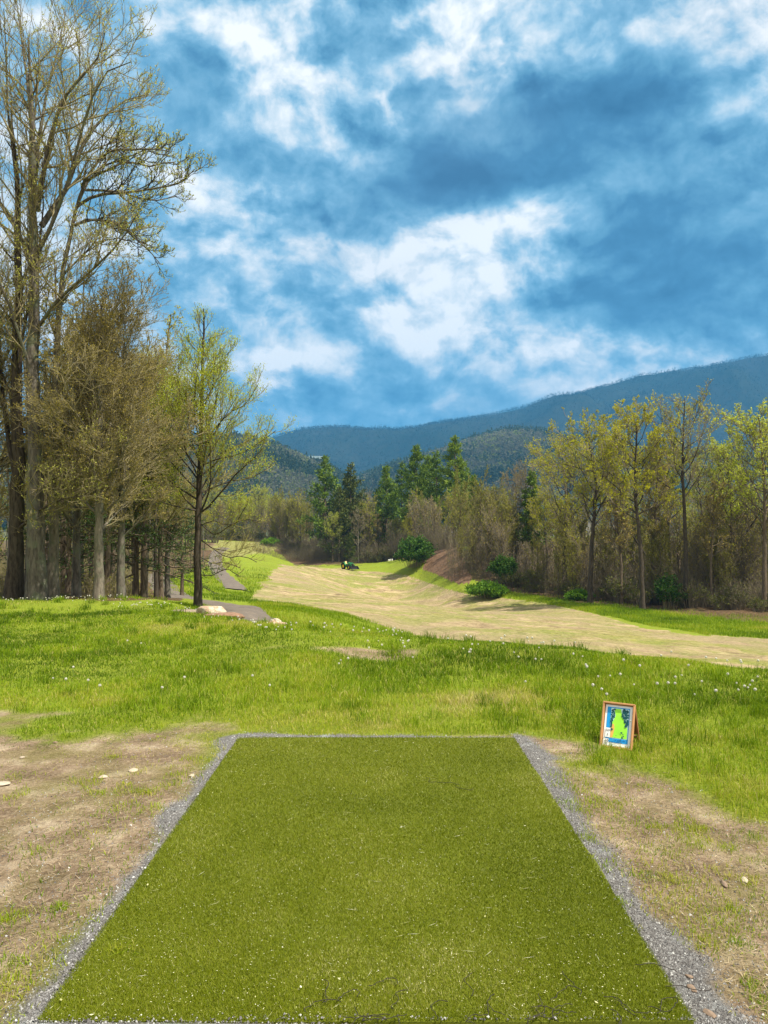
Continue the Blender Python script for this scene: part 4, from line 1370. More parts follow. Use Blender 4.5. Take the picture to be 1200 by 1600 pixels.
# ------------------------------------------------------------------ the tee mat
def tee():
    m, t, b = newmat('turf_backing')
    geo = N(t, 'ShaderNodeNewGeometry'); pos = geo.outputs['Position']
    f = noise(t, pos, 260, 3, .7); g = noise(t, pos, 2.2, 5, .6)
    c = ramp(t, f, [(.3, (.055, .07, .002)), (.6, (.11, .125, .003)), (.8, (.19, .20, .03))])
    c = mixc(t, ramp(t, g, [(.45, (0, 0, 0)), (.7, (.6, .6, .6))]), c, (.12, .14, .012))
    t.links.new(c, b.inputs['Base Color']); b.inputs['Roughness'].default_value = .9
    # slab with slightly wavy edges
    n = 120
    xs = np.linspace(MX0, MX1, 80); ys = np.linspace(MY0, MY1, n)
    gx, gy = np.meshgrid(xs, ys)
    ed = np.minimum(np.minimum(gx - MX0, MX1 - gx), np.minimum(gy - MY0, MY1 - gy))
    z = .012 + (fbm(gx * 1.3, gy * 1.3, 51, 3) - .5) * .012
    wav = lambda a, k: (fbm(a * 1.6 + k, a * 0 + k, 52, 4) - .5) * .035
    gx2 = gx + np.where(gx < -1.13, wav(gy, 3) + .008, 0) + np.where(gx > 1.015, wav(gy, 8) - .008, 0)
    e = empty('tee_mat', (0, 0, 0)); tag(e, 'flat green artificial-turf tee mat filling the foreground', 'tee mat')
    idx = np.arange(80 * n).reshape(n, 80)
    q = np.stack([idx[:-1, :-1], idx[:-1, 1:], idx[1:, 1:], idx[1:, :-1]], -1).reshape(-1, 4)
    mb = MB(); mb.add(np.stack([gx2, gy, z], -1), q)
    rim = np.concatenate([idx[0, :], idx[1:, -1], idx[-1, -2::-1], idx[-2:0:-1, 0]])
    V = np.stack([gx2, gy, z], -1).reshape(-1, 3)[rim]
    V2 = V.copy(); V2[:, 2] = -.06
    k = len(rim); i = np.arange(k); j = (i + 1) % k
    mb.add(np.concatenate([V, V2]), np.stack([i, i + k, j + k, j], 1), 0, .5, False)
    mb.build('backing', m, e)
    # fibres
    rng = np.random.default_rng(500)
    nb = 430000
    x = rng.uniform(MX0 + .005, MX1 - .005, nb)
    iy = rng.uniform(1 / (MY1 + .0) , 1 / MY0, nb); y = 1 / iy                   # more fibres where they show larger
    z0 = .011 + (fbm(x * 1.3, y * 1.3, 51, 3) - .5) * .012
    hh = rng.uniform(.006, .015, nb) ; a = rng.random(nb) * 6.28; wd = rng.uniform(.0007, .0013, nb) * np.clip(y / 3, 1, 2)
    lx, ly = rng.normal(0, .006, nb), rng.normal(0, .006, nb)
    dx, dy = np.cos(a) * wd, np.sin(a) * wd
    V = np.stack([np.stack([x - dx, y - dy, z0], 1), np.stack([x + dx, y + dy, z0], 1), np.stack([x + lx, y + ly, z0 + hh], 1)], 1)
    patch = fbm(x * 1.1, y * 1.1, 57, 4)
    wear = np.clip((fbm(x * 2.1 + 5, y * 1.4, 58, 4) - .58) * 5, 0, 1)
    for wx, wy, wr in ((-.12, 2.68, .12), (.0, 3.3, .3), (-.2, 4.2, .25), (.15, 4.4, .2), (.35, 2.62, .10), (-.6, 3.1, .15)):
        wear = np.maximum(wear, np.exp(-((x - wx) ** 2 + (y - wy) ** 2) / wr ** 2) * .55 * (fbm(x * 12, y * 12, 59, 2) + .2))
    av = np.clip(rng.beta(2, 5, nb) + (patch - .5) * .55 + wear * .8 * rng.uniform(-.1, .55, nb), 0, 1)
    hh = hh * (1 - .5 * wear)
    fm = leafmat('turf_fibre', [(0, (.052, .078, .001)), (.3, (.115, .152, .0015)), (.6, (.180, .216, .006)), (.85, (.28, .28, .035)), (1, (.54, .50, .22))], .25, .45)
    mb = MB(); mb.add(V.reshape(-1, 3), np.arange(nb * 3).reshape(-1, 3), 0, np.repeat(av, 3), False)
    o = mb.build('turf_fibres', fm, e); o['kind'] = 'stuff'
    # pale clippings and sand grains lying on the turf
    nc = 3400
    x = rng.uniform(MX0 + .01, MX1 - .01, nc); y = 1 / rng.uniform(1 / MY1, 1 / MY0, nc)
    z0 = .024 + (fbm(x * 1.3, y * 1.3, 51, 3) - .5) * .012
    a = rng.random(nc) * 6.28
    ln = np.where(rng.random(nc) < .06, rng.uniform(.008, .03, nc), rng.uniform(.001, .004, nc)); wd = np.where(ln > .01, .0006, ln * .45)
    d = np.stack([np.cos(a), np.sin(a), rng.normal(0, .08, nc)], 1); s = np.stack([-np.sin(a), np.cos(a), np.zeros(nc)], 1)
    c = np.stack([x, y, z0 + rng.uniform(-.006, .003, nc)], 1)
    V = np.stack([c - d * ln[:, None], c + s * wd[:, None], c + d * ln[:, None] + np.array([0, 0, .001]), c - s * wd[:, None]], 1)
    cm = leafmat('clippings', [(0, (.36, .36, .12)), (.5, (.58, .55, .30)), (1, (.80, .78, .62))], .2)
    mb = MB(); mb.add(V.reshape(-1, 3), np.arange(nc * 4).reshape(-1, 4), 0, np.repeat(rng.random(nc), 4), False)
    tag(mb.build('grass_clippings', cm), 'pale clippings and grit scattered over the tee mat', 'clippings', kind='stuff')
    # dark dried roots near the front edge of the mat
    paths = []
    for k in range(34):
        px, py = rng.uniform(420, 1060), 1600 - abs(rng.normal(0, 34))
        if k < 3: px, py = 690 + rng.normal(0, 10), 1232 + rng.normal(0, 5)
        Y = 1.6 * F / (py - 833)
        p = np.array([(px - 600) / F * Y, Y]); th = rng.random() * 6.28; pts = []
        for i in range(12):
            pts.append([p[0], p[1], .026 + rng.uniform(0, .004)]); th += rng.normal(0, .55); p = p + np.array([np.cos(th), np.sin(th)]) * .014
        paths.append(pts)
    mb = MB(); v, f = tubes(np.array(paths), np.full((34, 12), .0014), 4); mb.add(v, f)
    tag(mb.build('dry_roots', simple('dry_root', (.03, .025, .02), .9)), 'dark curled root threads lying on the near part of the mat', 'roots', kind='stuff')


tee()


# ------------------------------------------------------------------ gravel, grass, stones
def chips():
    rng = np.random.default_rng(600)
    n = 420000
    x = rng.uniform(-2.1, 2.6, n); y = 1 / rng.uniform(1 / 6.6, 1 / 1.9, n)
    z = gz(x, y)
    _, _, _, di, gr = masks(x, y, z)
    spill = (rng.random(n) < .35) * rng.random(n) ** 2 * .035
    inside = (x > MX0 + spill) & (x < MX1 - spill) & (y > MY0 + spill) & (y < MY1 - spill)
    z = np.where((x > MX0) & (x < MX1) & (y > MY0) & (y < MY1), .016, z)
    gr = np.where(z == .016, 1, gr)
    keep = (rng.random(n) < gr * .85 + .08 * di) & ~inside
    x, y, z = x[keep], y[keep], z[keep]; n = len(x)
    s = np.where(rng.random(n) < .03, rng.uniform(.0035, .007, n), rng.gamma(2.0, .0009, n) + .001)
    base = np.array([[1, 0, -.2], [-.5, .87, -.2], [-.5, -.87, -.2], [0, 0, .8], [.5, .6, .4]])
    V = base[None] * s[:, None, None] * rng.uniform(.6, 1.3, (n, 5, 3))
    a = rng.random(n) * 6.28; ca, sa = np.cos(a)[:, None], np.sin(a)[:, None]
    V = np.stack([V[..., 0] * ca - V[..., 1] * sa, V[..., 0] * sa + V[..., 1] * ca, V[..., 2]], -1) + np.stack([x, y, z + .001], 1)[:, None]
    fb = np.array([[0, 4, 3], [4, 1, 3], [1, 2, 3], [2, 0, 3], [0, 1, 4]])
    Fc = (fb[None] + np.arange(n)[:, None, None] * 5).reshape(-1, 3)
    gm = leafmat('gravel_chip', [(0, (.06, .055, .055)), (.4, (.18, .172, .17)), (.75, (.34, .335, .335)), (1, (.62, .62, .60))], 0, .7)
    mb = MB(); mb.add(V.reshape(-1, 3), Fc, 0, np.repeat(np.clip(rng.normal(.5, .28, n), 0, 1), 5), False)
    tag(mb.build('gravel', gm), 'grey crushed stone screenings spread along the edges of the tee mat', 'gravel', kind='stuff')


chips()
GRASS_STOPS = [(0, (.06, .115, .003)), (.25, (.125, .205, .005)), (.45, (.235, .345, .008)), (.65, (.34, .38, .020)), (.82, (.48, .43, .09)), (1, (.60, .50, .24))]
grassM = leafmat('grass_blade', GRASS_STOPS, .45, .5)


def blades(n, x, y, h, wd, av, name, label, mat, rng, lean=.35):
    z = gz(x, y) - .005
    a = rng.random(n) * 6.28
    ld = rng.random(n) * 6.28; lr = np.abs(rng.normal(0, lean, n)) * h
    d = np.stack([np.cos(a) * wd, np.sin(a) * wd, np.zeros(n)], 1)
    b = np.stack([x, y, z], 1)
    l = np.stack([np.cos(ld) * lr, np.sin(ld) * lr, np.zeros(n)], 1)
    up = np.zeros((n, 3)); up[:, 2] = h
    mid = b + up * .55 + l * .3
    tip = b + up * np.sqrt(np.clip(1 - (lr / (h + 1e-6)) ** 2 * .35, .3, 1))[:, None] + l
    V = np.stack([b - d, b + d, mid + d * .75, mid - d * .75, tip], 1).reshape(-1, 3)
    o = np.arange(n)[:, None] * 5
    mb = MB()
    mb.add(V, np.concatenate([o + 0, o + 1, o + 2, o + 3], 1), 0, np.repeat(av, 5), False)
    tri = np.concatenate([o + 3, o + 2, o + 4], 1)
    mb.f.append(tri); mb.m.append(np.zeros(n, np.int32)); mb.sm.append(np.zeros(n, bool))
    ob = mb.build(name, mat)
    return tag(ob, label, 'grass', kind='stuff')


def meadow():
    rng = np.random.default_rng(700)
    n = 1500000
    Y = 1 / rng.uniform(1 / 24.0, 1 / 2.3, n)
    Y = np.where(rng.random(n) < .45, rng.uniform(5.5, 16, n), Y)
    x = rng.uniform(-.60, .60, n) * (Y + 2.5)
    z = np.zeros(n)
    # rough height for masks: flat
    st, li, mo, di, gr = masks(x, Y, z)
    m = (x > MX0 - .02) & (x < MX1 + .02) & (Y < MY1 + .03)
    patch = fbm(x * .55, Y * .55, 71, 4); p2 = fbm(x * 2.6, Y * 2.6, 73, 3)
    clump = np.clip((fbm(x * 4.0, Y * 4.0, 75, 2) - .60) * 14, 0, 1)
    dens = (1 - di) ** 1.3 * (.35 + .65 * np.clip((p2 - .32) * 4, 0, 1)) + 1.1 * di * clump * np.clip((patch - .38) * 6, 0, 1) + .05 * di
    dens *= (1 - gr) ; dens = np.where(m, 0, dens)
    dens += np.where((x > MX1) & (x < MX1 + .55) & (Y > 3.2), .25 * (1 - gr), 0)
    px = 600 + F * x / Y
    behind = Y > np.interp(px, [-300, 150, 300, 430, 640, 900, 1200, 1450], [24.5, 23.5, 20, 15.5, 14, 12.6, 11, 10])
    keep = (rng.random(n) < dens * .50) & ~behind
    x, Y, di, patch, p2 = (q[keep] for q in (x, Y, di, patch, p2)); n = len(x)
    tall = np.clip((fbm(x * .45 + 9, Y * .45, 77, 3) - .40) * 5, 0, 1)
    h = rng.uniform(.018, .044, n) + tall * rng.uniform(.0, .055, n)
    h *= np.where(di > .4, .45, 1.0)
    rightlush = np.clip((x - 1.2) / 2, 0, 1) * np.clip((Y - 5) / 1, 0, 1); h *= 1 + .25 * rightlush
    h *= np.where((Y > MY1 - .6) & (Y < MY1 + 1.1), .6, 1)
    wd = rng.uniform(.0018, .0034, n) * np.clip(Y / 7, .8, 2.2)
    dry = np.clip((fbm(x * .8 + 4, Y * .8, 79, 3) - .5) * 3, -.3, 1)
    av = .45 + (patch - .5) * 1.3 + (p2 - .5) * .35 + rng.normal(0, .13, n) + .18 * dry + .20 * (Y < 7.6) * (Y > 6) * (x > -1.5) * (x < 1.6) + .10 * di - .12 * rightlush
    av = np.where(rng.random(n) < .07, rng.uniform(.75, 1, n), av)
    blades(n, x, Y, h, wd, np.clip(av, 0, 1), 'meadow_grass', 'rough spring grass between the tee mat and the crest of the slope', grassM, rng, .65)
    # larger tufts
    rng = np.random.default_rng(701)
    nt_ = 420
    ty = rng.uniform(6.3, 20, nt_); tx = rng.uniform(-.56, .56, nt_) * (ty + 1)
    pxx = 600 + F * tx / ty
    ok = ty < np.interp(pxx, [-300, 150, 300, 430, 640, 900, 1200, 1450], [22, 21, 17, 13.5, 12.6, 11.6, 10.2, 9.5])
    tx, ty = tx[ok], ty[ok]
    ax = np.concatenate([tx, rng.uniform(1.5, 4.6, 120), rng.uniform(.9, 2.4, 40)]); ay = np.concatenate([ty, rng.uniform(5.3, 8.6, 120), rng.uniform(6.2, 7.2, 40)])
    k = 36
    x = np.repeat(ax, k) + rng.normal(0, .055, len(ax) * k); y = np.repeat(ay, k) + rng.normal(0, .055, len(ax) * k)
    n = len(x); tv = np.repeat(rng.uniform(.2, .55, len(ax)), k)
    blades(n, x, y, rng.uniform(.06, .16, n), rng.uniform(.002, .004, n) * np.clip(y / 8, .8, 2), np.clip(tv + rng.normal(0, .1, n), 0, 1),
           'grass_tufts', 'longer darker tufts of grass standing above the meadow', grassM, rng, .6)
    # small bright tufts on the bare earth
    tp = [(102, 1415), (35, 1425), (15, 1432), (245, 1262), (232, 1236), (298, 1187), (150, 1300), (60, 1330), (200, 1480), (30, 1500), (180, 1180), (110, 1150), (30, 1210), (975, 1260), (1040, 1195), (1010, 1215),
          (1060, 1215), (945, 1420), (1115, 1415), (1085, 1275), (1085, 1300), (1170, 1285), (1130, 1300), (1190, 1370), (1060, 1350), (930, 1330), (1000, 1345), (1030, 1375), (1190, 1410), (1150, 1440), (1160, 1240), (1120, 1225), (905, 1250), (880, 1215),
          (1040, 1310), (960, 1385), (915, 1290), (890, 1240), (870, 1200), (1090, 1440), (1140, 1390), (1195, 1320)]
    ty = np.array([1.6 * F / (b_ - 833) for _, b_ in tp]); tx = (np.array([a_ for a_, _ in tp]) - 600) / F * ty
    k = 110
    sp = np.repeat(rng.uniform(.02, .07, len(tp)), k)
    x = np.repeat(tx, k) + rng.normal(0, 1, len(tp) * k) * sp * 1.3; y = np.repeat(ty, k) + rng.normal(0, 1, len(tp) * k) * sp
    n = len(x)
    blades(n, x, y, rng.uniform(.012, .042, n), rng.uniform(.0012, .0022, n), np.clip(np.repeat(rng.uniform(.3, .6, len(tp)), k) + rng.normal(0, .1, n), 0, 1),
           'earth_tufts', 'small bright green tufts dotted over the bare earth beside the mat', grassM, rng, .8)
    # flattened straw and dead grass over the bare earth
    n = 110000
    y = 1 / rng.uniform(1 / 7.5, 1 / 2.1, n); x = rng.uniform(-.62, .62, n) * (y + 1.2)
    _, _, _, di, gr = masks(x, y, np.zeros(n))
    mm_ = (x > MX0 - .03) & (x < MX1 + .03) & (y < MY1 + .03) & (y > MY0 - .03)
    kp = (gr < .25) & (rng.random(n) < di * .45 * (.3 + fbm(x * 1.2, y * 1.2, 90, 3))) & ~mm_
    x, y = x[kp], y[kp]; n = len(x)
    z = gz(x, y) + .004
    a = rng.random(n) * 6.28; ln = rng.uniform(.008, .04, n)[:, None]; wd = rng.uniform(.0006, .0014, n)[:, None]
    d = np.stack([np.cos(a), np.sin(a), rng.normal(0, .15, n)], 1); s = np.stack([-np.sin(a), np.cos(a), np.zeros(n)], 1)
    c = np.stack([x, y, z + .002], 1)
    V = np.stack([c - d * ln, c + s * wd, c + d * ln, c - s * wd], 1)
    sm = leafmat('dead_grass', [(0, (.13, .085, .045)), (.5, (.32, .24, .14)), (1, (.58, .47, .31))], .2)
    mb = MB(); mb.add(V.reshape(-1, 3), np.arange(n * 4).reshape(-1, 4), 0, np.repeat(rng.random(n), 4), False)
    tag(mb.build('dead_grass', sm), 'flattened dead grass and straw on the bare earth beside the mat', 'dead grass', kind='stuff')
    # banks beyond the crest
    n = 160000
    Y = 1 / rng.uniform(1 / 105., 1 / 22., n); px = rng.uniform(180, 680, n)
    px = np.where(rng.random(n) < .35, rng.uniform(780, 1260, n), px)
    Yr = np.interp(px, [780, 860, 950, 1010, 1100, 1200, 1260], [96, 86, 72, 64, 58, 56, 55]) + rng.uniform(-9, 10, n)
    Y = np.where(px > 780, Yr, Y)
    x = (px - 600) / F * Y; z = gz(x, Y)
    st, li, mo, di, gr = masks(x, Y, z)
    qx, qy, _ = proj(np.stack([x, Y, z], 1))
    onpath = inpoly(qx, qy, [(318, 946), (332, 938), (385, 942), (420, 962), (425, 985), (355, 985), (350, 955)]) | inpoly(qx, qy, [(262, 930), (330, 936), (335, 948), (262, 940)]) | inpoly(qx, qy, [(330, 850), (352, 850), (352, 885), (384, 920), (380, 927), (354, 924), (334, 890)])
    kp = (st < .5) & ((li < .5) | (rng.random(n) < .12)) & ~onpath
    x, Y = x[kp], Y[kp]; n = len(x)
    pt = fbm(x * .2, Y * .2, 95, 3)
    blades(n, x, Y, rng.uniform(.08, .2, n) * np.clip(Y / 40, .8, 1.6), rng.uniform(.006, .011, n) * np.clip(Y / 35, .8, 2.2),
           np.clip(.34 + (pt - .5) * 1.1 + rng.normal(0, .1, n), 0, 1), 'bank_grass', 'short green grass on the banks along the path and fairway', grassM, rng)


meadow()


def dandelions():
    rng = np.random.default_rng(800)
    stem = simple('flower_stem', (.16, .22, .05), .7); head = leafmat('seed_head', [(0, (.70, .68, .60)), (1, (.88, .86, .80))], .35)
    sb = MB(); v, f = tubes(np.array([[[0, 0, 0], [.004, 0, .07], [.01, .004, .15]]]), np.array([[.0022, .002, .0016]]), 5); sb.add(v, f)
    sm = sb.mesh('stem', [stem])
    hb = MB()
    u = norm(rng.normal(0, 1, (90, 3)))
    c = np.array([.01, .004, .155])
    s = norm(np.cross(u, rng.normal(0, 1, (90, 3)))) * .0035
    r = .017
    V = np.stack([c + u * .002, c + u * r * .9 + s, c + u * r * 1.1, c + u * r * .9 - s], 1)
    hb.add(V.reshape(-1, 3), np.arange(360).reshape(-1, 4), 0, np.repeat(rng.random(90), 4), False)
    s2 = norm(np.cross(u, rng.normal(0, 1, (90, 3)))) * .004
    V = np.stack([c + u * r - s2, c + u * r * 1.02 + np.cross(u, s2), c + u * r + s2, c + u * r * 1.02 - np.cross(u, s2)], 1)
    hb.add(V.reshape(-1, 3), np.arange(360).reshape(-1, 4), 0, np.repeat(rng.random(90), 4), False)
    hm = hb.mesh('seed_head', [head])
    pts = []
    def band(n, px0, px1, f):
        for _ in range(n):
            px = rng.uniform(px0, px1); pts.append((px, f(px) + rng.uniform(-2.2, .3)))
    crest = lambda px: np.interp(px, [0, 150, 260, 340, 430, 540, 640, 780, 900, 1050, 1200], [20.5, 20, 17.6, 14.4, 12.7, 12.0, 11.7, 10.8, 10.2, 9.5, 8.8])
    band(85, 5, 260, lambda p: crest(p) - .2); band(55, 400, 640, lambda p: crest(p) + .2); band(55, 720, 1190, lambda p: crest(p) + .2)
    band(25, 250, 420, crest)
    for _ in range(20): pts.append((rng.uniform(0, 1200), rng.uniform(7.3, 11)))
    for p in ((945, 7.3), (926, 7.6), (937, 7.5), (545, 9.0), (532, 9.0)): pts.append(p)
    for px, Y in pts:
        x = (px - 600) / F * Y
        t = empty('dandelion', (x, Y, gz(x, Y) - .01), rng.random() * 6.28)
        sc = rng.uniform(.5, .85); t.scale = (sc, sc, sc)
        for nm, me in (('stem', sm), ('seed_head', hm)):
            o = bpy.data.objects.new(nm, me); C.objects.link(o); o.parent = t
        tag(t, 'white dandelion seed head on a thin stem in the rough grass', 'dandelion', 'dandelions gone to seed in the grass')


dandelions()


def rock(seed, size, mat, name, label, loc, rz, cat='stone', rough=.16, sub=3, sink=.25, group=None):
    import bmesh
    bm = bmesh.new(); bmesh.ops.create_icosphere(bm, subdivisions=sub, radius=1)
    V = np.array([list(v.co) for v in bm.verts]); Fc = np.array([[v.index for v in f.verts] for f in bm.faces]); bm.free()
    rng = np.random.default_rng(seed)
    for k in range(9):      # chisel planes
        nrm = norm(rng.normal(0, 1, 3)); d = rng.uniform(.62, .9)
        s = V @ nrm; V = V - np.where(s > d, (s - d), 0)[:, None] * nrm * .85
    V = V * (1 + (fbm(V[:, 0] * 2.3 + seed, V[:, 1] * 2.3 + V[:, 2] * 1.9, seed, 4) - .5)[:, None] * rough * 2)
    V = V * np.array(size); V[:, 2] += size[2] * (1 - 2 * sink)
    mb = MB(); mb.add(V, Fc, 0, .5, sub >= 4)
    o = mb.build(name, mat, loc=loc); o.rotation_euler = (0, 0, rz)
    return tag(o, label, cat, group)


def stones():
    m, t, b = newmat('boulder')
    tc = N(t, 'ShaderNodeTexCoord')
    f = noise(t, tc.outputs['Object'], 5.0, 7, .7); g = noise(t, tc.outputs['Object'], 22, 6, .75)
    c = ramp(t, f, [(.38, (.22, .095, .045)), (.47, (.38, .22, .12)), (.53, (.50, .40, .27)), (.66, (.60, .54, .42))])
    c = mixc(t, .3, c, ramp(t, g, [(.3, (.14, .10, .07)), (.7, (.78, .70, .58))]))
    t.links.new(c, b.inputs['Base Color']); b.inputs['Roughness'].default_value = .85
    bp = N(t, 'ShaderNodeBump'); bp.inputs['Strength'].default_value = .6; bp.inputs['Distance'].default_value = .05
    t.links.new(g, bp.inputs['Height']); t.links.new(bp.outputs[0], b.inputs['Normal'])
    red = simple('red_earth', (.23, .135, .085), .95, 14, .45, bump=1.0)
    def on(px, py, Y, dz=0):
        p = P(px, py, Y); return (p[0], p[1], gz(p[0], p[1]) + dz)
    rock(1, (.30, .24, .165), m, 'boulder', 'pale domed boulder at the foot of the lone tree', on(330, 958, 15.2, .02), .1, 'boulder', .10, 4, .35)
    rock(2, (.13, .12, .10), m, 'boulder', 'small rusty split boulder alone at the path edge, right of the pale domed one', on(431, 973, 13.3, .02), .6, 'boulder', .12, 4, .35)
    rock(3, (.10, .10, .075), m, 'boulder', 'small pinkish boulder touching the right side of the rusty split one', on(440, 975, 13.1, 0), 1.6, 'boulder', .12, 4, .35)
    rock(4, (.46, .28, .085), red, 'earth_heap', 'low heap of reddish earth in front of the pale boulder', on(345, 965, 14.6, .0), -.05, 'earth heap', .10, 4, .46)
    rock(5, (.4, .25, .07), simple('brown_earth', (.23, .18, .13), .95, 14, .4, bump=1.0), 'earth_heap', 'low heap of grey-brown earth left of the pale boulder', on(290, 958, 15.6, 0), -.05, 'earth heap', .10, 4, .46)
    sm = simple('field_stone', (.40, .33, .25), .85, 9, .3, bump=.4)
    sm2 = simple('brown_stone', (.22, .155, .11), .85, 9, .3, bump=.4)
    spec = [(5, 1222, .07, .05, .012, sm, 'pale flat stone at the far left edge beside the mat'),
            (165, 1213, .030, .022, .014, sm, 'small pale stone on the bare earth left of the mat corner'),
            (212, 1204, .032, .022, .014, sm, 'tan stone right of the small pale one, left of the mat corner'),
            (302, 1212, .020, .016, .011, sm, 'small tan stone touching the gravel at the left mat edge'),
            (1156, 1346, .034, .016, .012, sm, 'light stone lying right of its darker neighbour on the right-hand earth'),
            (1124, 1354, .036, .014, .010, sm2, 'narrow brown stone left of the light one on the right-hand earth'),
            (1072, 1508, .026, .014, .008, sm2, 'flat brown clod on the gravel at the lower right'),
            (1100, 1545, .032, .015, .007, sm2, 'long brown clod below the flat one at the lower right'),
            (1070, 1492, .018, .010, .008, sm2, 'small dark clod above the flat brown one at the lower right'),
            (40, 1180, .022, .018, .010, sm, 'small pale stone at the left among the thin grass'),
            (90, 1160, .020, .014, .010, sm2, 'small brown stone at the left near the grass line')]
    for i, (px, py, a, bb, cc, mt, lb) in enumerate(spec):
        Y = 1.6 * F / (py - 833)
        rock(20 + i, (a, bb, cc), mt, 'stone', lb, ((px - 600) / F * Y, Y, gz((px - 600) / F * Y, Y)), .3 * i, 'stone', .14, 3, .3)
    # pale rocks at the wood edge
    pale = simple('pale_rock', (.72, .70, .64), .8, 5, .15)
    for i, px in enumerate((607.5, 609.8, 612.4)):
        rock(50 + i, (.20, .18, .24), pale, 'stone', ('left', 'middle', 'right')[i] + 'most of the three white rocks beside the dark figure' if i != 1 else 'middle one of the three white rocks beside the dark figure',
             (lambda l: (l[0], l[1], l[2] + .3))(at(px, 147)), i, 'stone', .1, 3, .2)


stones()


# ------------------------------------------------------------------ tee sign
def sign():
    fr = simple('sign_frame', (.46, .23, .10), .5, 30, .12)
    white = simple('sign_paper', (.82, .84, .84), .35)
    blue = simple('sign_blue', (.012, .30, .72), .35)
    dblue = simple('sign_dark_blue', (.01, .10, .32), .4)
    lime = simple('sign_lime', (.32, .78, .05), .4, 12, .15)
    sand = simple('sign_orange', (.72, .42, .10), .4)
    dk = simple('sign_tree', (.005, .075, .085), .4)
    pale = simple('sign_pale', (.55, .82, .86), .4)
    blk = simple('sign_ink', (.012, .012, .02), .4)
    W, H, T = .247, .352, .035
    Y = 5.95
    px = 959
    x = (px - 600) / F * Y
    root = empty('tee_sign', (x, Y, gz(x, Y) - .012), R(-31))       # front faces local -y
    tag(root, 'small orange-framed sandwich board with a blue hole map, in the grass by the mat', 'sign')
    th = R(21)
    rot = np.array([[1, 0, 0], [0, math.cos(-th), -math.sin(-th)], [0, math.sin(-th), math.cos(-th)]])  # tilt top backwards (+y)
    rot = np.array([[1, 0, 0], [0, math.cos(th), math.sin(th)], [0, -math.sin(th), math.cos(th)]])
    def B(mb, cx, cz, cy, hx, hz, hy, bev=0, mt=0):
        c = rot @ np.array([cx, cy, cz]); mb.box(c, (hx, hy, hz), mt, rot, bevel=bev)
    mb = MB()
    t = .007
    B(mb, -W / 2 + t, H / 2, 0, t, H / 2, T / 2, .003); B(mb, W / 2 - t, H / 2, 0, t, H / 2, T / 2, .003)
    B(mb, 0, H - t, 0, W / 2 - .001, t, T / 2 + .001, .003); B(mb, 0, t, 0, W / 2 - .001, t, T / 2 + .001, .003)
    B(mb, 0, H / 2, T / 2 - .004, W / 2 - .003, H / 2 - .003, .003)
    mb.build('front_frame', fr, root)
    pw, ph = W / 2 - .020, H / 2 - .020
    yp = T / 2 - .010
    def flat(poly, lay, mt, name, parent, local=True):
        """poly in print coordinates: u 0..1 left-right, v 0..1 bottom-top"""
        poly = np.array(poly, float)
        P3 = np.stack([(poly[:, 0] - .5) * 2 * pw, np.full(len(poly), yp - .0015 * lay), H / 2 + (poly[:, 1] - .5) * 2 * ph], 1) @ rot.T
        mb = MB(); mb.add(P3, [list(range(len(poly)))], 0, .5, False)
        return mb.build(name, mt, parent)
    sheet = MB(); B(sheet, 0, H / 2, yp, pw, ph, .001); sh = sheet.build('paper_sheet', white, root)
    flat([(.075, .085), (.91, .085), (.91, .95), (.075, .95)], 1.5, blue, 'blue_print', sh)
    flat([(.22, .19), (.885, .19), (.885, .925), (.22, .925)], 2.2, pale, 'map_field', sh)
    flat([(.25, .205), (.865, .205), (.86, .45), (.80, .55), (.70, .68), (.62, .80), (.58, .915), (.34, .915), (.36, .84), (.40, .74), (.33, .62), (.25, .52)], 2.9, lime, 'map_fairway', sh)
    flat([(.25, .205), (.34, .205), (.37, .32), (.40, .44), (.36, .54), (.28, .53), (.25, .50)], 3.4, sand, 'map_sand', sh)
    rng = random.Random(4)
    mb = MB()
    def disc(u, v, r, y):
        a = np.arange(9) * 2 * np.pi / 9
        rr = np.array([r * rng.uniform(.75, 1.15) for _ in a])
        P3 = np.stack([(u - .5) * 2 * pw + np.cos(a) * rr, np.full(9, yp - y), H / 2 + (v - .5) * 2 * ph + np.sin(a) * rr], 1) @ rot.T
        mb.add(P3, [list(range(9))], 0, .5, False)
    k = 0
    for i in range(26):
        v = .46 + .45 * i / 26
        disc(.25 + rng.uniform(0, .10) * (1 if v > .6 else .4), v, .0075, .0058 + .00004 * k); k += 1
    mb.build('map_trees', dk, sh); mb = MB()
    for i in range(44):
        v = rng.uniform(.50, .91)
        lo = np.interp(v, [.5, .62, .78, .91], [.80, .72, .64, .64])
        disc(rng.uniform(lo, .86), v, .0085, .0058 + .00004 * k); k += 1
    mb.build('map_trees', dk, sh)
    for u, v, r in ((.66, .34, .008), (.72, .30, .005), (.74, .26, .005), (.70, .225, .008), (.47, .26, .003), (.30, .40, .009)):
        mb = MB(); disc(u, v, r, .0058 + .00004 * k); k += 1
        mb.build('map_tree', dk, sh)
    flat([(.07, .20), (.245, .20), (.245, .43), (.07, .43)], 3.9, white, 'distance_box', sh)
    flat([(.07, .065), (.21, .065), (.21, .165), (.07, .165)], 3.9, white, 'number_box', sh)
    def text(s, u, v, size, mt, nm):
        c = bpy.data.curves.new(nm, 'FONT'); c.body = s; c.size = size; c.align_x = 'CENTER'; c.align_y = 'CENTER'; c.offset = .0003
        o = bpy.data.objects.new(nm, c); C.objects.link(o)
        bpy.context.view_layer.update()
        me = bpy.data.meshes.new_from_object(o.evaluated_get(bpy.context.evaluated_depsgraph_get()))
        bpy.data.objects.remove(o)
        me.name = nm
        co = np.array([list(q.co) for q in me.vertices])
        P3 = np.stack([(u - .5) * 2 * pw + co[:, 0], np.full(len(co), yp - .0085), H / 2 + (v - .5) * 2 * ph + co[:, 1]], 1) @ rot.T
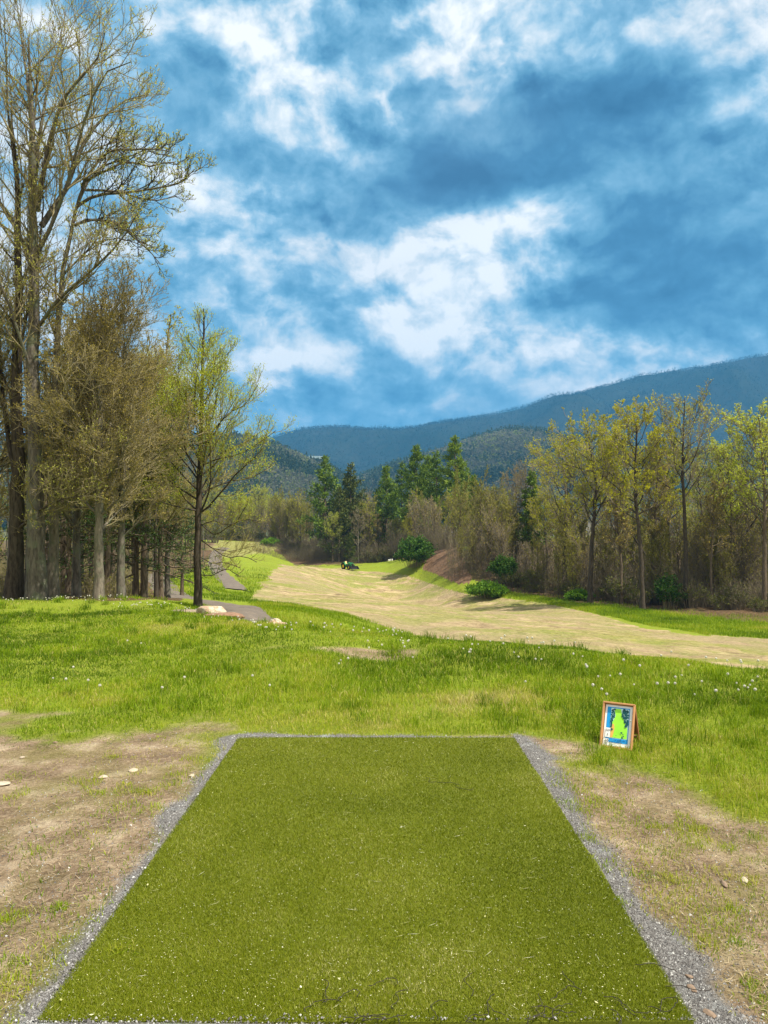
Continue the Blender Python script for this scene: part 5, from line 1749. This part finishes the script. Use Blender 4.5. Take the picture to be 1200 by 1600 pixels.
        me.vertices.foreach_set('co', P3.astype(np.float32).ravel())
        me.materials.clear(); me.materials.append(mt)
        o = bpy.data.objects.new(nm, me); C.objects.link(o); o.parent = sh
    text('523', .158, .37, .020, blk, 'distance_text'); text('3', .158, .26, .022, blk, 'par_text'); text('10', .14, .113, .030, blk, 'number_text')
    # two lines of small illegible dark blue print
    mb = MB()
    for row, (v, u0, u1) in enumerate(((.145, .42, .82), (.10, .26, .74))):
        u = u0
        while u < u1:
            wd = rng.uniform(.008, .022)
            c = rot @ np.array([(u - .5) * 2 * pw, yp - .0035, H / 2 + (v - .5) * 2 * ph])
            mb.box(c, (wd * pw, .0006, .0042), 0, rot)
            u += wd + rng.choice([.018, .02, .04])
    mb.build('small_print', dblue, sh)
    # back leg board, hinged at the top
    ph2 = R(24)
    top = rot @ np.array([0, T / 2, H * .93])
    r2 = np.array([[1, 0, 0], [0, math.cos(ph2), -math.sin(ph2)], [0, math.sin(ph2), math.cos(ph2)]])
    Lb = top[2] / math.cos(ph2)
    mb = MB()
    def B2(cx, cz, cy, hx, hz, hy):
        c = top + r2 @ np.array([cx, cy, cz]); mb.box(c, (hx, hy, hz), 0, r2, bevel=.002)
    for sx in (-1, 1): B2(sx * (W / 2 - .012), -Lb / 2, .008, .009, Lb / 2, .012)
    B2(0, -.012, .008, W / 2 - .022, .009, .011); B2(0, -Lb + .05, .008, W / 2 - .022, .010, .011)
    B2(0, -Lb * .42, .012, W / 2 - .022, Lb * .36, .003)
    mb.build('back_frame', simple('sign_back', (.28, .10, .05), .55, 20, .15), root)
    mb = MB(); c = top + r2 @ np.array([W / 2 - .006, -.5 * Lb, 0])
    mb.cyl(c - [.004, 0, 0], c + [.006, 0, 0], .006, n=10); mb.build('bolt', simple('sign_bolt', (.7, .7, .72), .3, metallic=.8), root)


sign()


# ------------------------------------------------------------------ tractor
def tractor():
    g = simple('tractor_green', (.010, .16, .03), .35, spec=.5); bk = simple('tractor_black', (.02, .02, .02), .6)
    ye = simple('tractor_yellow', (.70, .50, .03), .4); tyre = simple('tractor_tyre', (.018, .018, .018), .85)
    st = simple('tractor_steel', (.16, .16, .16), .5, 3, .2, metallic=.3); se = simple('tractor_seat', (.70, .62, .30), .5)
    l = at(543.5, 135, 0)
    r = empty('tractor', l, R(-52)); r.scale = (.9, .9, .9)       # nose along local +x
    tag(r, 'small green tractor with a front loader bucket parked at the far end of the fairway', 'tractor')
    mb = MB()
    mb.box((.95, 0, 1.0), (.62, .30, .24), bevel=.10); mb.box((.95, 0, 1.22), (.56, .22, .07), bevel=.05)
    mb.build('hood', g, r)
    mb = MB(); mb.box((1.58, 0, .98), (.02, .22, .18)); mb.build('grille', bk, r)
    mb = MB(); mb.box((.3, 0, .66), (1.15, .16, .14), bevel=.03); mb.box((-.55, 0, .66), (.35, .40, .18), bevel=.04); mb.build('chassis', bk, r)
    for s in (-1, 1):
        # fender arcs over the rear wheels
        a = np.linspace(R(15), R(165), 10); arc = []
        for q in a: arc.append([-.55 + .70 * math.cos(q), 0, .62 + .70 * math.sin(q)])
        arc = np.array(arc); V = []
        for y_ in (s * .45, s * .78):
            for rr in (1, 1.05):
                p = arc.copy(); p[:, 1] = y_; p[:, 0] = -.55 + (p[:, 0] + .55) * rr; p[:, 2] = .62 + (p[:, 2] - .62) * rr; V.append(p)
        V = np.concatenate(V); n = 10; fs = []
        for i in range(n - 1):
            fs += [[i, i + 1, 2 * n + i + 1, 2 * n + i], [n + i, 3 * n + i, 3 * n + i + 1, n + i + 1], [i, n + i, n + i + 1, i + 1], [2 * n + i, 2 * n + i + 1, 3 * n + i + 1, 3 * n + i]]
        fs += [[0, 2 * n, 3 * n, n], [n - 1, 2 * n - 1, 4 * n - 1, 3 * n - 1]]
        mb = MB(); mb.add(V, fs, 0, .5, False); mb.build('fender', g, r)
        for (wx, rad, hw, nm) in ((-.55, .62, .17, 'rear_wheel'), (1.15, .40, .12, 'front_wheel')):
            yc = s * (.62 if rad > .5 else .55)
            th = np.arange(28) * 2 * np.pi / 28
            prof = [(rad * .55, -hw), (rad * .93, -hw), (rad, -hw * .6), (rad, hw * .6), (rad * .93, hw), (rad * .55, hw)]
            V = np.array([[wx + rr * math.cos(q), yc + yy, rad + rr * math.sin(q)] for rr, yy in prof for q in th])
            fs = [[k * 28 + i, k * 28 + (i + 1) % 28, ((k + 1) % 6) * 28 + (i + 1) % 28, ((k + 1) % 6) * 28 + i] for k in range(6) for i in range(28)]
            mb = MB(); mb.add(V, fs, 0, .5, False)
            for i in range(14):      # lugs
                q = i * 2 * np.pi / 14; ro = np.array([[math.cos(q), 0, -math.sin(q)], [0, 1, 0], [math.sin(q), 0, math.cos(q)]])
                mb.box((wx + rad * math.cos(q), yc, rad + rad * math.sin(q)), (.03, hw * .8, .03), 0, ro)
            w_ = mb.build('tyre', tyre)
            w_.name = nm; w_.parent = r
            mb = MB(); mb.cyl((wx, yc - hw * .5, rad), (wx, yc + hw * .5, rad), rad * .58, n=24); mb.build('rim', ye, w_)
    mb = MB(); mb.box((-.45, 0, 1.05), (.22, .24, .06), bevel=.03); mb.box((-.68, 0, 1.30), (.05, .22, .24), bevel=.03); mb.build('seat', se, r)
    mb = MB(); mb.cyl((.22, 0, 1.1), (.02, 0, 1.42), .02, n=8)
    c = np.array([.02, 0, 1.42]); th = np.linspace(0, 2 * np.pi, 21)
    ring = np.stack([c[0] + .15 * np.cos(th) * .85, .17 * np.sin(th), c[2] + .15 * np.cos(th) * .5], 1)
    v, f = tubes(ring[None], np.full((1, 21), .018), 6); mb.add(v, f); mb.build('steering_wheel', bk, r)
    mb = MB(); mb.box((-.1, 0, .60), (.34, .52, .02)); mb.build('footboard', bk, r)
    for s in (-1, 1):
        p = np.array([[[.35, s * .42, .72], [.42, s * .42, 1.28], [1.2, s * .42, 1.20], [1.85, s * .42, .70], [2.05, s * .42, .32]]])
        mb = MB(); v, f = tubes(p, np.full((1, 5), .05), 6); mb.add(v, f, 0, .5, False); mb.build('loader_arm', g, r)
        p = np.array([[[.55, s * .42, .80], [1.35, s * .42, 1.02]]]); mb = MB(); mb.cyl(p[0, 0], p[0, 1], .03, n=8); mb.build('loader_cylinder', st, r)
    # bucket, open to the front
    pr = np.array([[2.05, .70], [2.02, .35], [2.10, .12], [2.70, .06], [2.72, .09], [2.14, .17], [2.08, .38], [2.10, .70]])
    V = np.array([[a, y_, z_] for y_ in (-.85, .85) for a, z_ in pr]); n = len(pr)
    fs4 = [[i, (i + 1) % n, n + (i + 1) % n, n + i] for i in range(n)]
    mb = MB(); mb.add(V, fs4, 0, .5, False)
    for y_ in (-.85, .85):
        sd = np.array([[2.03, .70], [2.02, .35], [2.10, .12], [2.70, .08], [2.35, .50]])
        Vs = np.array([[a, y_ + d_, z_] for d_ in (-.02, .02) for a, z_ in sd])
        mb.add(Vs, [[0, 1, 2, 3, 4], [9, 8, 7, 6, 5]], 0, .5, False); mb.add(Vs, [[i, 5 + i, 5 + (i + 1) % 5, (i + 1) % 5] for i in range(5)], 0, .5, False)
    mb.build('bucket', bk, r)
    # folded roll bar
    p = np.array([[[-.85, -.42, .8], [-.9, -.42, 1.3], [-1.15, -.40, 1.45], [-1.15, .40, 1.45], [-.9, .42, 1.3], [-.85, .42, .8]]])
    mb = MB(); v, f = tubes(p, np.full((1, 6), .035), 6); mb.add(v, f, 0, .5, False); mb.build('roll_bar', bk, r)


tractor()


# ------------------------------------------------------------------ dark figure at the wood's edge
def person():
    cloth = simple('dark_clothes', (.018, .018, .022), .8); skin = simple('skin', (.50, .30, .22), .6); hair = simple('hair', (.06, .04, .03), .8)
    l = at(616, 147, 0)
    root = empty('person', (l[0], l[1], l[2]), R(20))
    tag(root, 'person in dark clothes standing at the far wood edge left of the round green bush', 'person')
    J = {'pel': (0, 0, .95, .15), 'sp': (0, 0, 1.15, .13), 'ch': (0, -.01, 1.35, .16), 'nk': (0, 0, 1.50, .055), 'hd0': (0, -.01, 1.57, .075), 'hd1': (0, -.01, 1.66, .095), 'hd2': (0, 0, 1.75, .07)}
    E = [('pel', 'sp'), ('sp', 'ch'), ('ch', 'nk'), ('nk', 'hd0'), ('hd0', 'hd1'), ('hd1', 'hd2')]
    for s, k in ((-1, 'l'), (1, 'r')):
        J['sh' + k] = (s * .19, 0, 1.43, .06); J['el' + k] = (s * .24, .02, 1.15, .045); J['wr' + k] = (s * .23, -.06, .90, .03); J['ha' + k] = (s * .22, -.08, .82, .035)
        J['hp' + k] = (s * .10, 0, .90, .10); J['kn' + k] = (s * .11, -.02, .50, .07); J['an' + k] = (s * .12, .02, .09, .045); J['to' + k] = (s * .13, -.16, .04, .04)
        E += [('ch', 'sh' + k), ('sh' + k, 'el' + k), ('el' + k, 'wr' + k), ('wr' + k, 'ha' + k), ('pel', 'hp' + k), ('hp' + k, 'kn' + k), ('kn' + k, 'an' + k), ('an' + k, 'to' + k)]
    ks = list(J)
    me = bpy.data.meshes.new('body')
    me.from_pydata([J[k][:3] for k in ks], [(ks.index(a), ks.index(b)) for a, b in E], [])
    o = bpy.data.objects.new('body', me); C.objects.link(o)
    o.modifiers.new('s', 'SKIN'); sb = o.modifiers.new('u', 'SUBSURF'); sb.levels = sb.render_levels = 1
    for i, k in enumerate(ks):
        sv = me.skin_vertices[0].data[i]; sv.radius = (J[k][3], J[k][3] * .8); sv.use_root = (k == 'pel')
    bpy.context.view_layer.update()
    m2 = bpy.data.meshes.new_from_object(o.evaluated_get(bpy.context.evaluated_depsgraph_get()))
    bpy.data.objects.remove(o)
    m2.materials.clear(); m2.materials.append(cloth); m2.materials.append(skin)
    for p in m2.polygons:
        z_ = p.center.z; p.use_smooth = True
        p.material_index = 1 if (z_ > 1.52 or (z_ < .90 and abs(p.center.x) > .18 and z_ > .7)) else 0
    b_ = bpy.data.objects.new('body', m2); C.objects.link(b_); b_.parent = root
    mb = MB(); import bmesh
    bm = bmesh.new(); bmesh.ops.create_uvsphere(bm, u_segments=14, v_segments=8, radius=.105)
    V = np.array([list(v.co) for v in bm.verts]) * [.95, 1.05, .8] + [0, .02, 1.735]
    for n_ in (3, 4):
        fs = [[v.index for v in f.verts] for f in bm.faces if len(f.verts) == n_]
        if fs: mb.add(V, fs, 0)
    bm.free(); mb.build('hair', hair, root)


person()

# ------------------------------------------------------------------ the air
def haze():
    m = bpy.data.materials.new('haze'); m.use_nodes = True
    t = m.node_tree; t.nodes.clear()
    v = N(t, 'ShaderNodeVolumePrincipled')
    v.inputs['Color'].default_value = (.10, .42, .86, 1)
    v.inputs['Density'].default_value = .00017
    o = N(t, 'ShaderNodeOutputMaterial'); t.links.new(v.outputs[0], o.inputs['Volume'])
    mb = MB(); mb.box((0, 2900, 380), (5600, 3200, 430))
    o = mb.build('haze', m); tag(o, 'thin blue haze filling the valley air', 'haze', kind='stuff')


haze()
